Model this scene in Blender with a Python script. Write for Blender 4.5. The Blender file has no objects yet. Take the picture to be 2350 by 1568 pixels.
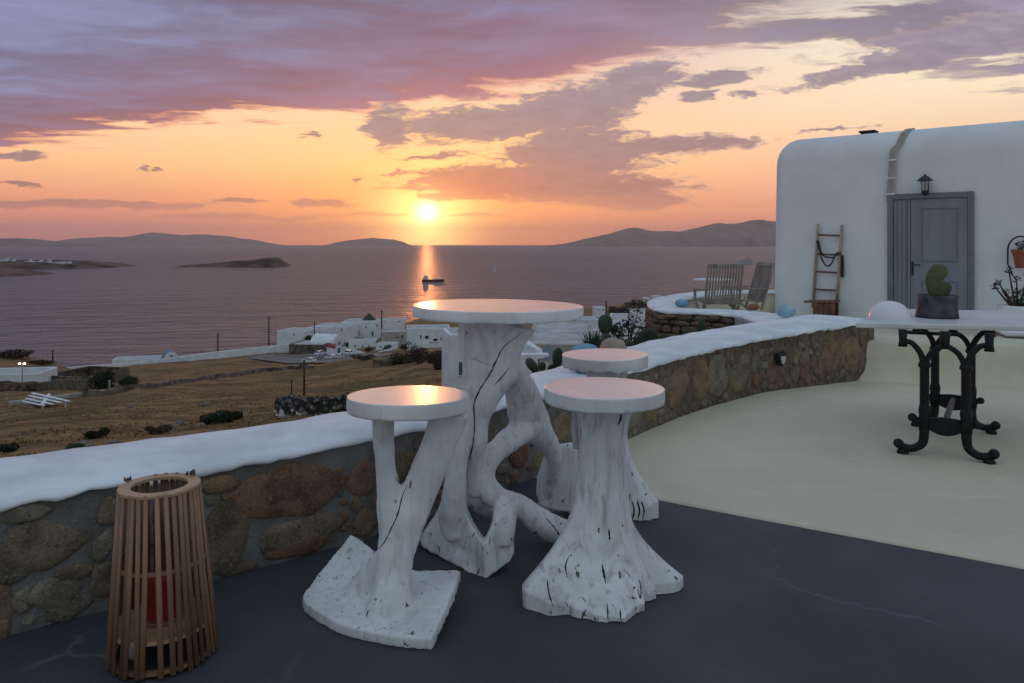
import bpy, bmesh, math, random
import numpy as np
from mathutils import Vector, Matrix, noise
from mathutils.bvhtree import BVHTree

random.seed(7)
SC = bpy.context.scene
COL = SC.collection
R = math.radians
# ---------------------------------------------------------------- camera
# measurements were taken in a 2350 x 1568 view of the photograph: focal length 1750, horizon on row 560
F, CX, HY, EYE = 1750.0, 1175.0, 560.0, 1.3
cam_d = bpy.data.cameras.new('camera')
cam = bpy.data.objects.new('camera', cam_d)
COL.objects.link(cam)
cam.location = (0, 0, EYE)
cam.rotation_euler = (R(90), 0, 0)
cam_d.sensor_width = 36
cam_d.lens = 36 * F / 2350
cam_d.shift_y = -(784 - HY) / 2350
cam_d.clip_start = 0.05
cam_d.clip_end = 150000
SC.camera = cam
SC.render.resolution_x, SC.render.resolution_y = 1024, 683
SC.view_settings.view_transform = 'Standard'
SC.view_settings.look = 'None'
SC.view_settings.gamma = 1
SC.view_settings.exposure = 0.28
SC.view_settings.use_curve_mapping = False
SC.cycles.use_denoising = True
SC.cycles.max_bounces = 6
SC.cycles.volume_bounces = 0
SC.cycles.sample_clamp_indirect = 6


def lin(r, g, b):
    def f(c):
        c /= 255.0
        return c / 12.92 if c <= 0.04045 else ((c + 0.055) / 1.055) ** 2.4
    return (f(r), f(g), f(b), 1.0)


class NT:
    """small helper to write node trees"""
    def __init__(s, tree):
        s.t = tree
        s.n = tree.nodes
        s.l = tree.links

    def node(s, typ, **kw):
        n = s.n.new(typ)
        for k, v in kw.items():
            setattr(n, k, v)
        return n

    def put(s, sock, v):
        if isinstance(v, bpy.types.NodeSocket):
            s.l.new(v, sock)
        elif v is not None:
            if isinstance(v, (tuple, list)) and sock.type == 'RGBA' and len(v) == 3:
                v = (*v, 1)
            if isinstance(v, (tuple, list)) and sock.type == 'VECTOR' and len(v) == 4:
                v = v[:3]
            sock.default_value = v

    def m(s, op, a, b=None, c=None, clamp=False):
        n = s.node('ShaderNodeMath', operation=op, use_clamp=clamp)
        s.put(n.inputs[0], a)
        if b is not None:
            s.put(n.inputs[1], b)
        if c is not None:
            s.put(n.inputs[2], c)
        return n.outputs[0]

    def v(s, op, a, b=None, out=0):
        n = s.node('ShaderNodeVectorMath', operation=op)
        s.put(n.inputs[0], a)
        if b is not None:
            if op == 'SCALE':
                s.put(n.inputs[3], b)
            else:
                s.put(n.inputs[1], b)
        return n.outputs[out]

    def length(s, a):
        n = s.node('ShaderNodeVectorMath', operation='LENGTH')
        s.put(n.inputs[0], a)
        return n.outputs['Value']

    def xyz(s, x, y, z):
        n = s.node('ShaderNodeCombineXYZ')
        for i, q in enumerate((x, y, z)):
            s.put(n.inputs[i], q)
        return n.outputs[0]

    def sep(s, a):
        n = s.node('ShaderNodeSeparateXYZ')
        s.put(n.inputs[0], a)
        return n.outputs

    def step(s, x, lo, hi, a=0.0, b=1.0):
        n = s.node('ShaderNodeMapRange', interpolation_type='SMOOTHSTEP')
        for i, q in enumerate((x, lo, hi, a, b)):
            s.put(n.inputs[i], q)
        return n.outputs[0]

    def rng(s, x, lo, hi, a=0.0, b=1.0):
        n = s.node('ShaderNodeMapRange')
        for i, q in enumerate((x, lo, hi, a, b)):
            s.put(n.inputs[i], q)
        return n.outputs[0]

    def noise(s, vec, scale, detail=3, rough=0.5, dist=0.0, out=0):
        n = s.node('ShaderNodeTexNoise')
        s.put(n.inputs['Vector'], vec)
        for k, q in (('Scale', scale), ('Detail', detail), ('Roughness', rough), ('Distortion', dist)):
            s.put(n.inputs[k], q)
        return n.outputs[out]

    def voro(s, vec, scale, feature='F1', out=0):
        n = s.node('ShaderNodeTexVoronoi', feature=feature)
        s.put(n.inputs['Vector'], vec)
        s.put(n.inputs['Scale'], scale)
        return n.outputs[out]

    def mix(s, f, a, b, mode='MIX'):
        n = s.node('ShaderNodeMix', data_type='RGBA', blend_type=mode)
        s.put(n.inputs[0], f)
        s.put(n.inputs[6], a)
        s.put(n.inputs[7], b)
        return n.outputs[2]

    def ramp(s, x, stops):
        n = s.node('ShaderNodeValToRGB')
        r = n.color_ramp
        while len(r.elements) < len(stops):
            r.elements.new(0.5)
        for e, (p, c) in zip(r.elements, stops):
            e.position = p
            e.color = c if len(c) == 4 else (*c, 1)
        s.put(n.inputs[0], x)
        return n.outputs[0]


# ---------------------------------------------------------------- sky and sun
SUN_U, SUN_V = (980 - CX) / F, (HY - 488) / F           # direction of the low sun
sun_dir = Vector((SUN_U, 1, SUN_V)).normalized()
SUN_EL = math.asin(sun_dir.z)
SUN_AZ = math.atan2(sun_dir.x, sun_dir.y)

world = bpy.data.worlds.new('World')
SC.world = world
world.use_nodes = True
wt = world.node_tree
wt.nodes.clear()
w = NT(wt)
D = w.node('ShaderNodeTexCoord').outputs['Generated']
dx, dy, dz = w.sep(D)[0:3]
el = w.m('MULTIPLY', w.m('ARCSINE', dz), 180 / math.pi)                 # elevation in degrees
facing = w.m('ARCTAN2', dx, dy)                                       # azimuth from +Y, radians
daz = w.m('ABSOLUTE', w.m('SUBTRACT', facing, SUN_AZ))
west = w.step(daz, 2.4, 0.5)                                          # 1 on the sunset side
nearsun = w.step(daz, 0.42, 0.0)
right = w.step(facing, 0.05, 0.6)
e01 = w.m('DIVIDE', el, 60.0, clamp=True)
def deg(*st):
    return [(d / 60.0, c) for d, c in st]
c_left = w.ramp(e01, deg((0, lin(238, 142, 120)), (1.6, lin(240, 146, 118)), (3.2, lin(243, 158, 116)), (5.5, lin(250, 190, 134)),
                         (8, lin(250, 200, 156)), (14, lin(214, 182, 172)), (28, lin(140, 148, 184)), (60, lin(118, 136, 182))))
c_right = w.ramp(e01, deg((0, lin(251, 158, 118)), (1.8, lin(253, 166, 120)), (4, lin(246, 176, 138)), (7, lin(240, 196, 160)),
                          (10, lin(240, 218, 184)), (14, lin(238, 226, 202)), (26, lin(150, 158, 190)), (60, lin(118, 136, 182))))
c_mid = w.ramp(e01, deg((0, lin(255, 150, 88)), (1.6, lin(255, 160, 88)), (3.5, lin(254, 170, 98)), (6, lin(255, 200, 126)),
                        (9, lin(250, 202, 152)), (14, lin(214, 182, 172)), (28, lin(140, 148, 184)), (60, lin(118, 136, 182))))
c_east = w.ramp(e01, deg((0, lin(146, 142, 146)), (6, lin(148, 148, 158)), (18, lin(142, 150, 172)), (60, lin(128, 144, 178))))
clear = w.mix(right, c_left, c_right)
clear = w.mix(nearsun, clear, c_mid)
clear = w.mix(west, c_east, w.v('SCALE', clear, 1.04))
# a little of the physical sky underneath
sky = w.node('ShaderNodeTexSky', sky_type='NISHITA')
sky.sun_disc = False
sky.sun_elevation = SUN_EL
sky.sun_rotation = SUN_AZ
sky.altitude = 50
nish = w.v('SCALE', sky.outputs[0], 0.05)

# gnomonic coordinates around +Y for the clouds that stand low in the west
yy = w.m('MAXIMUM', dy, 0.05)
U = w.m('DIVIDE', dx, yy)
V = w.m('DIVIDE', dz, yy)
front = w.step(dy, 0.1, 0.45)
# glow round the sun
def gauss(u0, v0, a, b, p=2.0):
    q = w.v('MULTIPLY', w.v('SUBTRACT', w.xyz(U, V, 0), (u0, v0, 0)), (1 / a, 1 / b, 0))
    return w.m('MULTIPLY', front, w.m('EXPONENT', w.m('MULTIPLY', w.m('POWER', w.length(q), p), -1.0)))
halo_wide = gauss(SUN_U, SUN_V - 0.012, 0.17, 0.050, 1.6)
halo_mid = gauss(SUN_U, SUN_V - 0.020, 0.050, 0.046, 1.7)
core = gauss(SUN_U, SUN_V, 0.0125, 0.0115, 2.0)

# the high cloud deck, flat, seen in perspective
zz = w.m('MAXIMUM', dz, 0.03)
Px = w.m('DIVIDE', dx, zz)
Py = w.m('DIVIDE', dy, zz)
P = w.xyz(Px, Py, 0)
warp = w.v('SUBTRACT', w.noise(w.v('MULTIPLY', P, (0.55, 0.38, 1)), 1.0, 5, 0.55, out=1), (0.5, 0.5, 0.5))
Pw = w.v('ADD', P, w.v('SCALE', warp, 1.5))
n_big = w.noise(w.v('MULTIPLY', Pw, (0.5, 0.75, 1)), 1.0, 6, 0.6)
n_fine = w.noise(w.v('MULTIPLY', Pw, (1.3, 2.4, 1)), 1.0, 6, 0.62)
edge = w.m('SUBTRACT', w.m('MULTIPLY_ADD', Px, -0.55, 5.15), Py)
edge = w.m('SUBTRACT', edge, w.m('MULTIPLY', w.m('MAXIMUM', Px, 0.0), 0.62))
# towards the right the rim of the deck levels out again
edge = w.m('ADD', edge, w.m('MULTIPLY', w.m('MAXIMUM', w.m('SUBTRACT', Px, 0.9), 0.0), 1.45))
inside = w.m('ADD', edge, w.m('ADD', w.m('MULTIPLY', w.m('SUBTRACT', n_big, 0.5), 2.6), w.m('MULTIPLY', w.m('SUBTRACT', n_fine, 0.5), 2.2)))
deck = w.step(inside, -0.05, 0.55)
holes = w.m('MULTIPLY', w.step(n_fine, 0.47, 0.36), w.step(Px, 0.75, 1.5))
holes = w.m('MULTIPLY', holes, w.step(inside, 2.2, 0.2))
deck = w.m('MULTIPLY', deck, w.m('SUBTRACT', 1.0, w.m('MULTIPLY', holes, 0.85)))
shade = w.m('ADD', w.m('MULTIPLY', w.m('SUBTRACT', n_big, 0.5), 1.3), w.m('MULTIPLY', w.m('SUBTRACT', n_fine, 0.5), 0.8))
lit_l = w.ramp(w.m('ADD', w.m('DIVIDE', inside, 2.9), w.m('MULTIPLY', shade, 0.16), clamp=True),
               [(0.0, lin(255, 172, 126)), (0.07, lin(234, 134, 116)), (0.15, lin(176, 116, 126)), (0.36, lin(152, 114, 136)),
                (0.62, lin(140, 116, 142)), (0.8, lin(128, 120, 152)), (1.0, lin(130, 132, 168))])
lit_r = w.ramp(w.m('ADD', w.m('DIVIDE', inside, 2.6), w.m('MULTIPLY', shade, 0.16), clamp=True),
               [(0.0, lin(236, 214, 190)), (0.12, lin(168, 148, 152)), (0.34, lin(148, 136, 154)), (0.6, lin(152, 138, 160)), (1.0, lin(146, 148, 180))])
lit = w.mix(w.step(facing, 0.0, 0.34), lit_l, lit_r)
# towards the zenith and the east the deck thins into pale blue grey
lit_z, lit_e = lin(164, 187, 212), lin(167, 184, 196)
lit = w.mix(w.step(el, 20, 55), lit, lit_z)
lit = w.mix(w.step(dy, 0.15, -0.55), lit, lit_e)
sh = w.m('MULTIPLY_ADD', shade, 0.95, 0.80)
lit = w.v('SCALE', lit, sh)

# single low clouds: pixel of the photograph -> direction (u, v, half width, half height, tilt)
blobs = [(1325, 355, 230, 84, 0), (1540, 332, 260, 28, .04), (1240, 422, 420, 56, -.03), (1450, 458, 150, 28, -.06), (1060, 398, 130, 17, -.02),
         (1070, 452, 150, 14, -.05), (985, 357, 130, 9, .08), (893, 292, 64, 60, 0), (1120, 284, 300, 52, .03), (1310, 258, 170, 84, .12), (1460, 190, 150, 60, .3),
         (555, 461, 80, 8, 0), (745, 463, 95, 15, -.05), (45, 358, 90, 14, -.05), (50, 424, 90, 8, -.03),
         (700, 309, 45, 7, 0), (860, 495, 90, 6, 0), (1080, 494, 110, 6, .03), (2050, 152, 330, 26, .17), (2230, 90, 330, 62, .17),
         (1640, 180, 120, 24, .15), (1720, 214, 45, 9, 0), (1600, 222, 60, 14, .1), (560, 498, 330, 9, -.01), (180, 470, 420, 14, 0),
         (325, 384, 22, 7, 0), (360, 386, 25, 6, 0), (820, 410, 18, 5, 0), (1900, 300, 120, 6, .1)]
UV = w.xyz(U, V, 0)
wv = w.v('SUBTRACT', w.noise(w.v('MULTIPLY', UV, (11, 40, 1)), 1.0, 8, 0.7, out=1), (0.5, 0.5, 0.5))
UVw = w.v('ADD', UV, w.v('MULTIPLY', wv, (0.11, 0.032, 0)))
acc = None
for (bx_, by_, ha, hb, tilt) in blobs:
    u0, v0 = (bx_ - CX) / F, (HY - by_) / F
    q = w.v('SUBTRACT', UVw, (u0, v0, 0))
    if tilt:
        n = w.node('ShaderNodeVectorRotate', rotation_type='Z_AXIS')
        w.put(n.inputs['Vector'], q)
        n.inputs['Angle'].default_value = -math.atan(tilt)
        q = n.outputs[0]
    q = w.v('MULTIPLY', q, (F / ha, F / hb, 0))
    t = w.m('SUBTRACT', 1.0, w.length(q))
    t = w.m('MULTIPLY', t, 1.0 if hb > 10 else 0.75)
    acc = t if acc is None else w.m('MAXIMUM', acc, t)
n_low = w.noise(w.v('MULTIPLY', UVw, (30, 86, 1)), 1.0, 9, 0.7)
low_in = w.m('ADD', acc, w.m('MULTIPLY', w.m('SUBTRACT', n_low, 0.5), 1.8))
low = w.m('MULTIPLY', w.step(low_in, 0.0, 0.42), front)
faint = w.m('MULTIPLY', w.step(V, 0.075, 0.03), 0.55)
low = w.m('MULTIPLY', low, w.m('SUBTRACT', 0.93, faint))
low_c = w.ramp(w.m('MULTIPLY', V, 3.3, clamp=True), [(0.0, lin(206, 128, 110)), (0.22, lin(176, 118, 116)), (0.42, lin(158, 124, 132)), (0.75, lin(152, 136, 150)), (1.0, lin(156, 142, 160))])
low_c = w.mix(w.m('MULTIPLY', gauss(SUN_U + .03, SUN_V + .02, .11, .05, 2), .8), low_c, lin(226, 112, 84))
low_c = w.mix(w.m('MULTIPLY', w.step(low_in, 0.38, 0.02), w.step(V, 0.0, 0.06)), low_c, w.mix(w.step(U, 0.0, .25), lin(255, 190, 120), lin(214, 186, 172)))
low_c = w.v('SCALE', low_c, w.m('MULTIPLY_ADD', w.m('SUBTRACT', n_low, 0.5), 0.8, 0.84))

col = w.mix(deck, clear, lit)
col = w.mix(low, col, low_c)
below = w.step(dz, 0.0, -0.02)
col = w.mix(below, col, lin(150, 118, 112))
veil = w.m('SUBTRACT', 1.0, w.m('MULTIPLY', low, 0.75))
add = w.v('ADD', w.v('SCALE', (1.0, 0.30, 0.04), w.m('MULTIPLY', halo_wide, w.m('MULTIPLY', veil, 0.34))),
          w.v('ADD', w.v('SCALE', (1.0, 0.72, 0.22), w.m('MULTIPLY', halo_mid, w.m('MULTIPLY', veil, 2.3))),
              w.v('SCALE', (1.0, 0.9, 0.62), w.m('MULTIPLY', core, 2.4))))
col = w.v('ADD', col, add)
col = w.v('ADD', col, w.v('SCALE', nish, 0.15))
bg = w.node('ShaderNodeBackground')
w.put(bg.inputs[0], col)
bg.inputs[1].default_value = 1.0
w.l.new(bg.outputs[0], w.node('ShaderNodeOutputWorld').inputs[0])
world.cycles.sampling_method = 'MANUAL'
world.cycles.sample_map_resolution = 1024

sun_d = bpy.data.lights.new('sun', 'SUN')
sun_d.energy = 0.2
sun_d.color = (1.0, 0.33, 0.11)
sun_d.angle = R(0.6)
sun = bpy.data.objects.new('sun', sun_d)
COL.objects.link(sun)
sun.rotation_euler = (-sun_dir).to_track_quat('-Z', 'Y').to_euler()

# ---------------------------------------------------------------- helpers
def P(px, py, d):
    """photo pixel + distance -> point"""
    return Vector(((px - CX) / F * d, d, EYE - (py - HY) / F * d))


def G(px, py, z=0.0):
    """photo pixel -> point on the level z"""
    d = (EYE - z) * F / (py - HY)
    return P(px, py, d)


def fbm(p, s=1.0, o=3):
    return noise.fractal(Vector(p) * s, 0.6, 2.0, o)


class MB:
    """collects shapes; build() links them as one mesh object"""
    def __init__(s):
        s.v, s.f = [], []

    def add(s, vs, fs):
        o = len(s.v)
        s.v += [tuple(q) for q in vs]
        s.f += [tuple(i + o for i in f) for f in fs]
        return s

    def box(s, c, size, rz=0.0, rx=0.0, ry=0.0):
        M = Matrix.Translation(Vector(c)) @ Matrix.Rotation(rz, 4, 'Z') @ Matrix.Rotation(ry, 4, 'Y') @ Matrix.Rotation(rx, 4, 'X')
        hx, hy, hz = [q / 2 for q in size]
        vs = [M @ Vector((x * hx, y * hy, z * hz)) for z in (-1, 1) for y in (-1, 1) for x in (-1, 1)]
        return s.add(vs, [(0, 2, 3, 1), (4, 5, 7, 6), (0, 1, 5, 4), (2, 6, 7, 3), (0, 4, 6, 2), (1, 3, 7, 5)])

    def tube(s, pts, rad, n=10, flat=None, side=None, cap=True):
        """sweep along pts; rad number or list; flat = second radius list, side = direction of the first"""
        pts = [Vector(p) for p in pts]
        k = len(pts)
        if not isinstance(rad, (list, tuple)):
            rad = [rad] * k
        if flat is None:
            flat = rad
        elif not isinstance(flat, (list, tuple)):
            flat = [flat] * k
        vs, fs = [], []
        a = None
        for i, p in enumerate(pts):
            t = (pts[min(i + 1, k - 1)] - pts[max(i - 1, 0)])
            t = t.normalized() if t.length > 1e-9 else Vector((0, 0, 1))
            if side is not None:
                ref = Vector(side)
            elif a is None:
                ref = Vector((1, 0, 0)) if abs(t.x) < 0.8 else Vector((0, 1, 0))
            else:
                ref = a
            a = ref - t * ref.dot(t)
            if a.length < 1e-6:
                a = t.orthogonal()
            a.normalize()
            b = t.cross(a)
            for j in range(n):
                th = 2 * math.pi * j / n
                vs.append(p + a * (math.cos(th) * rad[i]) + b * (math.sin(th) * flat[i]))
        for i in range(k - 1):
            for j in range(n):
                j2 = (j + 1) % n
                fs.append((i * n + j, i * n + j2, (i + 1) * n + j2, (i + 1) * n + j))
        if cap:
            fs.append(tuple(range(n - 1, -1, -1)))
            fs.append(tuple((k - 1) * n + j for j in range(n)))
        return s.add(vs, fs)

    def lathe(s, c, prof, n=24, wob=None):
        """prof: list of (r, z); closed by caps"""
        c = Vector(c)
        vs, fs = [], []
        for i, (r, z) in enumerate(prof):
            for j in range(n):
                th = 2 * math.pi * j / n
                rr = r * (wob(th, z) if wob else 1.0)
                vs.append(c + Vector((math.cos(th) * rr, math.sin(th) * rr, z)))
        k = len(prof)
        for i in range(k - 1):
            for j in range(n):
                j2 = (j + 1) % n
                fs.append((i * n + j, i * n + j2, (i + 1) * n + j2, (i + 1) * n + j))
        fs.append(tuple(range(n - 1, -1, -1)))
        fs.append(tuple((k - 1) * n + j for j in range(n)))
        return s.add(vs, fs)

    def prism(s, poly, z0, z1):
        """vertical prism over a plan polygon (counter-clockwise)"""
        k = len(poly)
        vs = [(x, y, z0) for x, y in poly] + [(x, y, z1) for x, y in poly]
        fs = [(i, (i + 1) % k, k + (i + 1) % k, k + i) for i in range(k)]
        fs.append(tuple(range(k - 1, -1, -1)))
        fs.append(tuple(range(k, 2 * k)))
        return s.add(vs, fs)

    def extrude(s, poly, along):
        """polygon of 3-D points pushed along a vector"""
        k = len(poly)
        a = Vector(along)
        vs = [Vector(p) for p in poly] + [Vector(p) + a for p in poly]
        fs = [(i, (i + 1) % k, k + (i + 1) % k, k + i) for i in range(k)]
        fs.append(tuple(range(k - 1, -1, -1)))
        fs.append(tuple(range(k, 2 * k)))
        return s.add(vs, fs)

    def ball(s, c, r, n=10, m=6):
        rx, ry, rz = r if isinstance(r, (tuple, list)) else (r, r, r)
        c = Vector(c)
        vs = [c + Vector((0, 0, -rz))]
        for i in range(1, m):
            ph = -math.pi / 2 + math.pi * i / m
            for j in range(n):
                th = 2 * math.pi * j / n
                vs.append(c + Vector((math.cos(th) * math.cos(ph) * rx, math.sin(th) * math.cos(ph) * ry, math.sin(ph) * rz)))
        vs.append(c + Vector((0, 0, rz)))
        fs = [(0, 1 + (j + 1) % n, 1 + j) for j in range(n)]
        for i in range(m - 2):
            for j in range(n):
                fs.append((1 + i * n + j, 1 + i * n + (j + 1) % n, 1 + (i + 1) * n + (j + 1) % n, 1 + (i + 1) * n + j))
        l = len(vs) - 1
        fs += [(l, 1 + (m - 2) * n + j, 1 + (m - 2) * n + (j + 1) % n) for j in range(n)]
        return s.add(vs, fs)

    def grid(s, rows, close=False):
        """rows of points -> quads"""
        k = len(rows[0])
        vs = [p for r in rows for p in r]
        fs = []
        for i in range(len(rows) - 1):
            for j in range(k - (0 if close else 1)):
                j2 = (j + 1) % k
                fs.append((i * k + j, i * k + j2, (i + 1) * k + j2, (i + 1) * k + j))
        return s.add(vs, fs)

    def mesh(s, name='mesh'):
        me = bpy.data.meshes.new(name)
        me.from_pydata(s.v, [], s.f)
        me.update()
        return me

    def build(s, name, mat, parent=None, smooth=False, fix=True, bevel=0.0, loc=None):
        me = s.mesh(name)
        if fix:
            bm = bmesh.new()
            bm.from_mesh(me)
            bmesh.ops.recalc_face_normals(bm, faces=bm.faces)
            bm.to_mesh(me)
            bm.free()
        return link(name, me, mat, parent, smooth, bevel)


def link(name, me, mat, parent=None, smooth=False, bevel=0.0):
    if smooth:
        me.polygons.foreach_set('use_smooth', [True] * len(me.polygons))
    o = bpy.data.objects.new(name, me)
    COL.objects.link(o)
    if mat is not None and not me.materials:
        me.materials.append(mat)
    if parent is not None:
        o.parent = parent
        q, l = parent, Vector((0, 0, 0))
        if not parent.get('_local'):
            while q is not None:                 # meshes hold world coordinates unless the thing is built locally
                l = l + q.location
                q = q.parent
            o.location = -l
    if bevel:
        b = o.modifiers.new('edge', 'BEVEL')
        b.width = bevel
        b.segments = 2
        b.limit_method = 'ANGLE'
        b.angle_limit = R(40)
        b.harden_normals = False
    return o


def empty(name, loc=(0, 0, 0), label=None, cat=None, group=None, local=False, rz=0.0):
    o = bpy.data.objects.new(name, None)
    COL.objects.link(o)
    o.location = loc
    o.rotation_euler = (0, 0, rz)
    o.empty_display_size = 0.1
    if local:
        o['_local'] = 1
    if label:
        tag(o, label, cat, group)
    return o


def tag(o, label=None, cat=None, group=None, kind=None):
    if label:
        o['label'] = label
    if cat:
        o['category'] = cat
    if group:
        o['group'] = group
    if kind:
        o['kind'] = kind
    return o


def copy_tree(o, parent=None):
    c = o.copy()
    COL.objects.link(c)
    c.parent = parent
    for ch in o.children:
        copy_tree(ch, c)
    return c


def spline(pts, step=None, n=8):
    """Catmull-Rom through tuples of any length"""
    pts = [np.array(p, float) for p in pts]
    e = [2 * pts[0] - pts[1]] + pts + [2 * pts[-1] - pts[-2]]
    out = []
    for i in range(1, len(e) - 2):
        p0, p1, p2, p3 = e[i - 1:i + 3]
        for k in range(n):
            t = k / n
            out.append(0.5 * (2 * p1 + (p2 - p0) * t + (2 * p0 - 5 * p1 + 4 * p2 - p3) * t * t + (3 * p1 - p0 - 3 * p2 + p3) * t ** 3))
    out.append(pts[-1])
    return out


# ---------------------------------------------------------------- materials
MATS = {}


def mat(name, color=(0.5, 0.5, 0.5), rough=0.6, noise_amt=0.12, scale=6.0, bump=0.0, bscale=40.0, metal=0.0, spec=0.5, coat=0.0,
        color2=None, detail=4, var=0.0, stretch=None, coat_rough=0.1):
    """plain procedural surface: two-scale noise colour, fine relief"""
    m = bpy.data.materials.new(name)
    m.use_nodes = True
    t = NT(m.node_tree)
    b = t.n['Principled BSDF']
    co = t.node('ShaderNodeTexCoord').outputs['Object']
    if stretch:
        co = t.v('MULTIPLY', co, stretch)
    n1 = t.noise(co, scale, detail, 0.6)
    c2 = color2 or tuple(q * (1 - 2.2 * noise_amt) for q in color[:3])
    c1 = color if color2 else tuple(min(1, q * (1 + noise_amt)) for q in color[:3])
    base = t.mix(t.step(n1, 0.3, 0.7), c1[:3], c2[:3])
    if var:
        rnd = t.node('ShaderNodeObjectInfo').outputs['Random']
        base = t.v('SCALE', base, t.rng(rnd, 0, 1, 1 - var, 1 + var))
    t.put(b.inputs['Base Color'], base)
    t.put(b.inputs['Roughness'], t.rng(n1, 0.3, 0.7, max(0, rough - 0.06), min(1, rough + 0.06)))
    b.inputs['Metallic'].default_value = metal
    b.inputs['Specular IOR Level'].default_value = spec
    b.inputs['Coat Weight'].default_value = coat
    b.inputs['Coat Roughness'].default_value = coat_rough
    if bump:
        bn = t.node('ShaderNodeBump')
        bn.inputs['Strength'].default_value = 1.0
        bn.inputs['Distance'].default_value = bump
        t.put(bn.inputs['Height'], t.noise(co, bscale, 5, 0.6))
        t.l.new(bn.outputs[0], b.inputs['Normal'])
    MATS[name] = m
    return m


def paint_wood(name, chips=0.35, grain=1.0, top=False, bump=0.004):
    """white paint over weathered driftwood: grain, hairline cracks, chips that bare brown wood"""
    m = bpy.data.materials.new(name)
    m.use_nodes = True
    t = NT(m.node_tree)
    b = t.n['Principled BSDF']
    co = t.node('ShaderNodeTexCoord').outputs['Object']
    z = t.sep(co)[2]
    st = (1, 1, 0.16) if not top else (0.25, 1, 1)
    cs = t.v('MULTIPLY', co, st)
    g = t.noise(cs, 34, 5, 0.62, 0.3)
    big = t.noise(co, 5, 4, 0.55)
    spots = t.noise(t.v('MULTIPLY', co, (1, 1, 0.45) if not top else (0.4, 1, 1)), 40, 5, 0.66, 0.5)
    area = t.noise(co, 3.3, 3, 0.5)
    low = t.step(z, 0.34, 0.0) if not top else 0.0
    thr = t.m('SUBTRACT', 0.735 - 0.10 * chips, t.m('MULTIPLY', t.m('SUBTRACT', area, 0.45), 0.22 * (0.4 + chips)))
    if not top:
        thr = t.m('SUBTRACT', thr, t.m('MULTIPLY', low, 0.055 * (0.5 + chips)))
    chip = t.step(spots, thr, t.m('ADD', thr, 0.025))
    white = t.mix(t.step(big, 0.3, 0.72), (0.80, 0.80, 0.80), (0.64, 0.635, 0.63))
    wash = t.noise(t.v('MULTIPLY', co, (1, 1, 0.12) if not top else (0.2, 1, 1)), 9, 5, 0.6, 0.8)
    white = t.mix(t.m('MULTIPLY', t.step(wash, 0.46, 0.70), min(0.6, 0.36 * grain)), white, (0.40, 0.375, 0.375))
    white = t.mix(t.m('MULTIPLY', t.step(g, 0.50, 0.70), min(0.75, 0.36 * grain)), white, (0.36, 0.34, 0.33))
    knot = t.noise(t.v('MULTIPLY', co, (1, 1, 0.5)), 15, 4, 0.6)
    white = t.mix(t.m('MULTIPLY', t.step(knot, 0.66, 0.74), 0.5 * min(1, grain)), white, (0.16, 0.12, 0.10))
    bare = t.mix(t.step(t.noise(cs, 60, 3), 0.35, 0.65), (0.15, 0.105, 0.075), (0.05, 0.038, 0.032))
    t.put(b.inputs['Base Color'], t.mix(chip, white, bare))
    t.put(b.inputs['Roughness'], t.m('ADD', 0.30 if top else 0.48, t.m('MULTIPLY', chip, 0.35)))
    if top:
        b.inputs['Coat Weight'].default_value = 1.0
        b.inputs['Coat Roughness'].default_value = 0.2
        b.inputs['Coat IOR'].default_value = 2.3
    bn = t.node('ShaderNodeBump')
    bn.inputs['Distance'].default_value = bump
    t.put(bn.inputs['Height'], t.m('SUBTRACT', t.m('MULTIPLY', t.noise(cs, 22, 6, 0.6), 1.0), t.m('MULTIPLY', chip, 0.6)))
    t.l.new(bn.outputs[0], b.inputs['Normal'])
    MATS[name] = m
    return m


def stone_mat(name, pal, speck=60.0, bump=0.006):
    m = bpy.data.materials.new(name)
    m.use_nodes = True
    t = NT(m.node_tree)
    b = t.n['Principled BSDF']
    co = t.node('ShaderNodeTexCoord').outputs['Object']
    rnd = t.node('ShaderNodeObjectInfo').outputs['Random']
    off = t.v('ADD', co, t.xyz(t.m('MULTIPLY', rnd, 31.0), t.m('MULTIPLY', rnd, 17.0), 0))
    base = t.ramp(rnd, [(i / (len(pal) - 1), c) for i, c in enumerate(pal)])
    big = t.noise(off, 9, 4, 0.6)
    fine = t.noise(off, speck, 5, 0.75)
    c = t.mix(t.step(big, 0.3, 0.75), base, t.v('SCALE', base, 0.42))
    c = t.mix(t.m('MULTIPLY', t.step(fine, 0.56, 0.70), 0.8), c, t.v('SCALE', base, 2.1))
    c = t.mix(t.m('MULTIPLY', t.step(fine, 0.46, 0.33), 0.85), c, (0.018, 0.014, 0.012))
    t.put(b.inputs['Base Color'], c)
    b.inputs['Roughness'].default_value = 0.88
    bn = t.node('ShaderNodeBump')
    bn.inputs['Distance'].default_value = bump
    t.put(bn.inputs['Height'], t.m('ADD', fine, t.m('MULTIPLY', big, 1.5)))
    t.l.new(bn.outputs[0], b.inputs['Normal'])
    MATS[name] = m
    return m

M_white = mat('whitewash', (0.74, 0.75, 0.755), 0.75, 0.03, 1.4, bump=0.004, bscale=11)
M_cap = mat('whitewash_cap', (0.77, 0.78, 0.80), 0.62, 0.08, 3.2, bump=0.004, bscale=26, detail=7)
M_mortar = mat('mortar', (0.27, 0.255, 0.235), 0.9, 0.25, 5, bump=0.014, bscale=26, color2=(0.17, 0.145, 0.12))
M_wallmortar = bpy.data.materials.new('wall_pointing')
M_wallmortar.use_nodes = True
t = NT(M_wallmortar.node_tree)
b = t.n['Principled BSDF']
pos = t.node('ShaderNodeNewGeometry').outputs['Position']
n1 = t.noise(pos, 6, 5, 0.6)
n2 = t.noise(t.v('MULTIPLY', pos, (1, 1, 0.35)), 24, 6, 0.7, 0.6)
grey = t.mix(t.step(n1, .3, .7), (0.26, 0.25, 0.235), (0.155, 0.14, 0.12))
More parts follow.
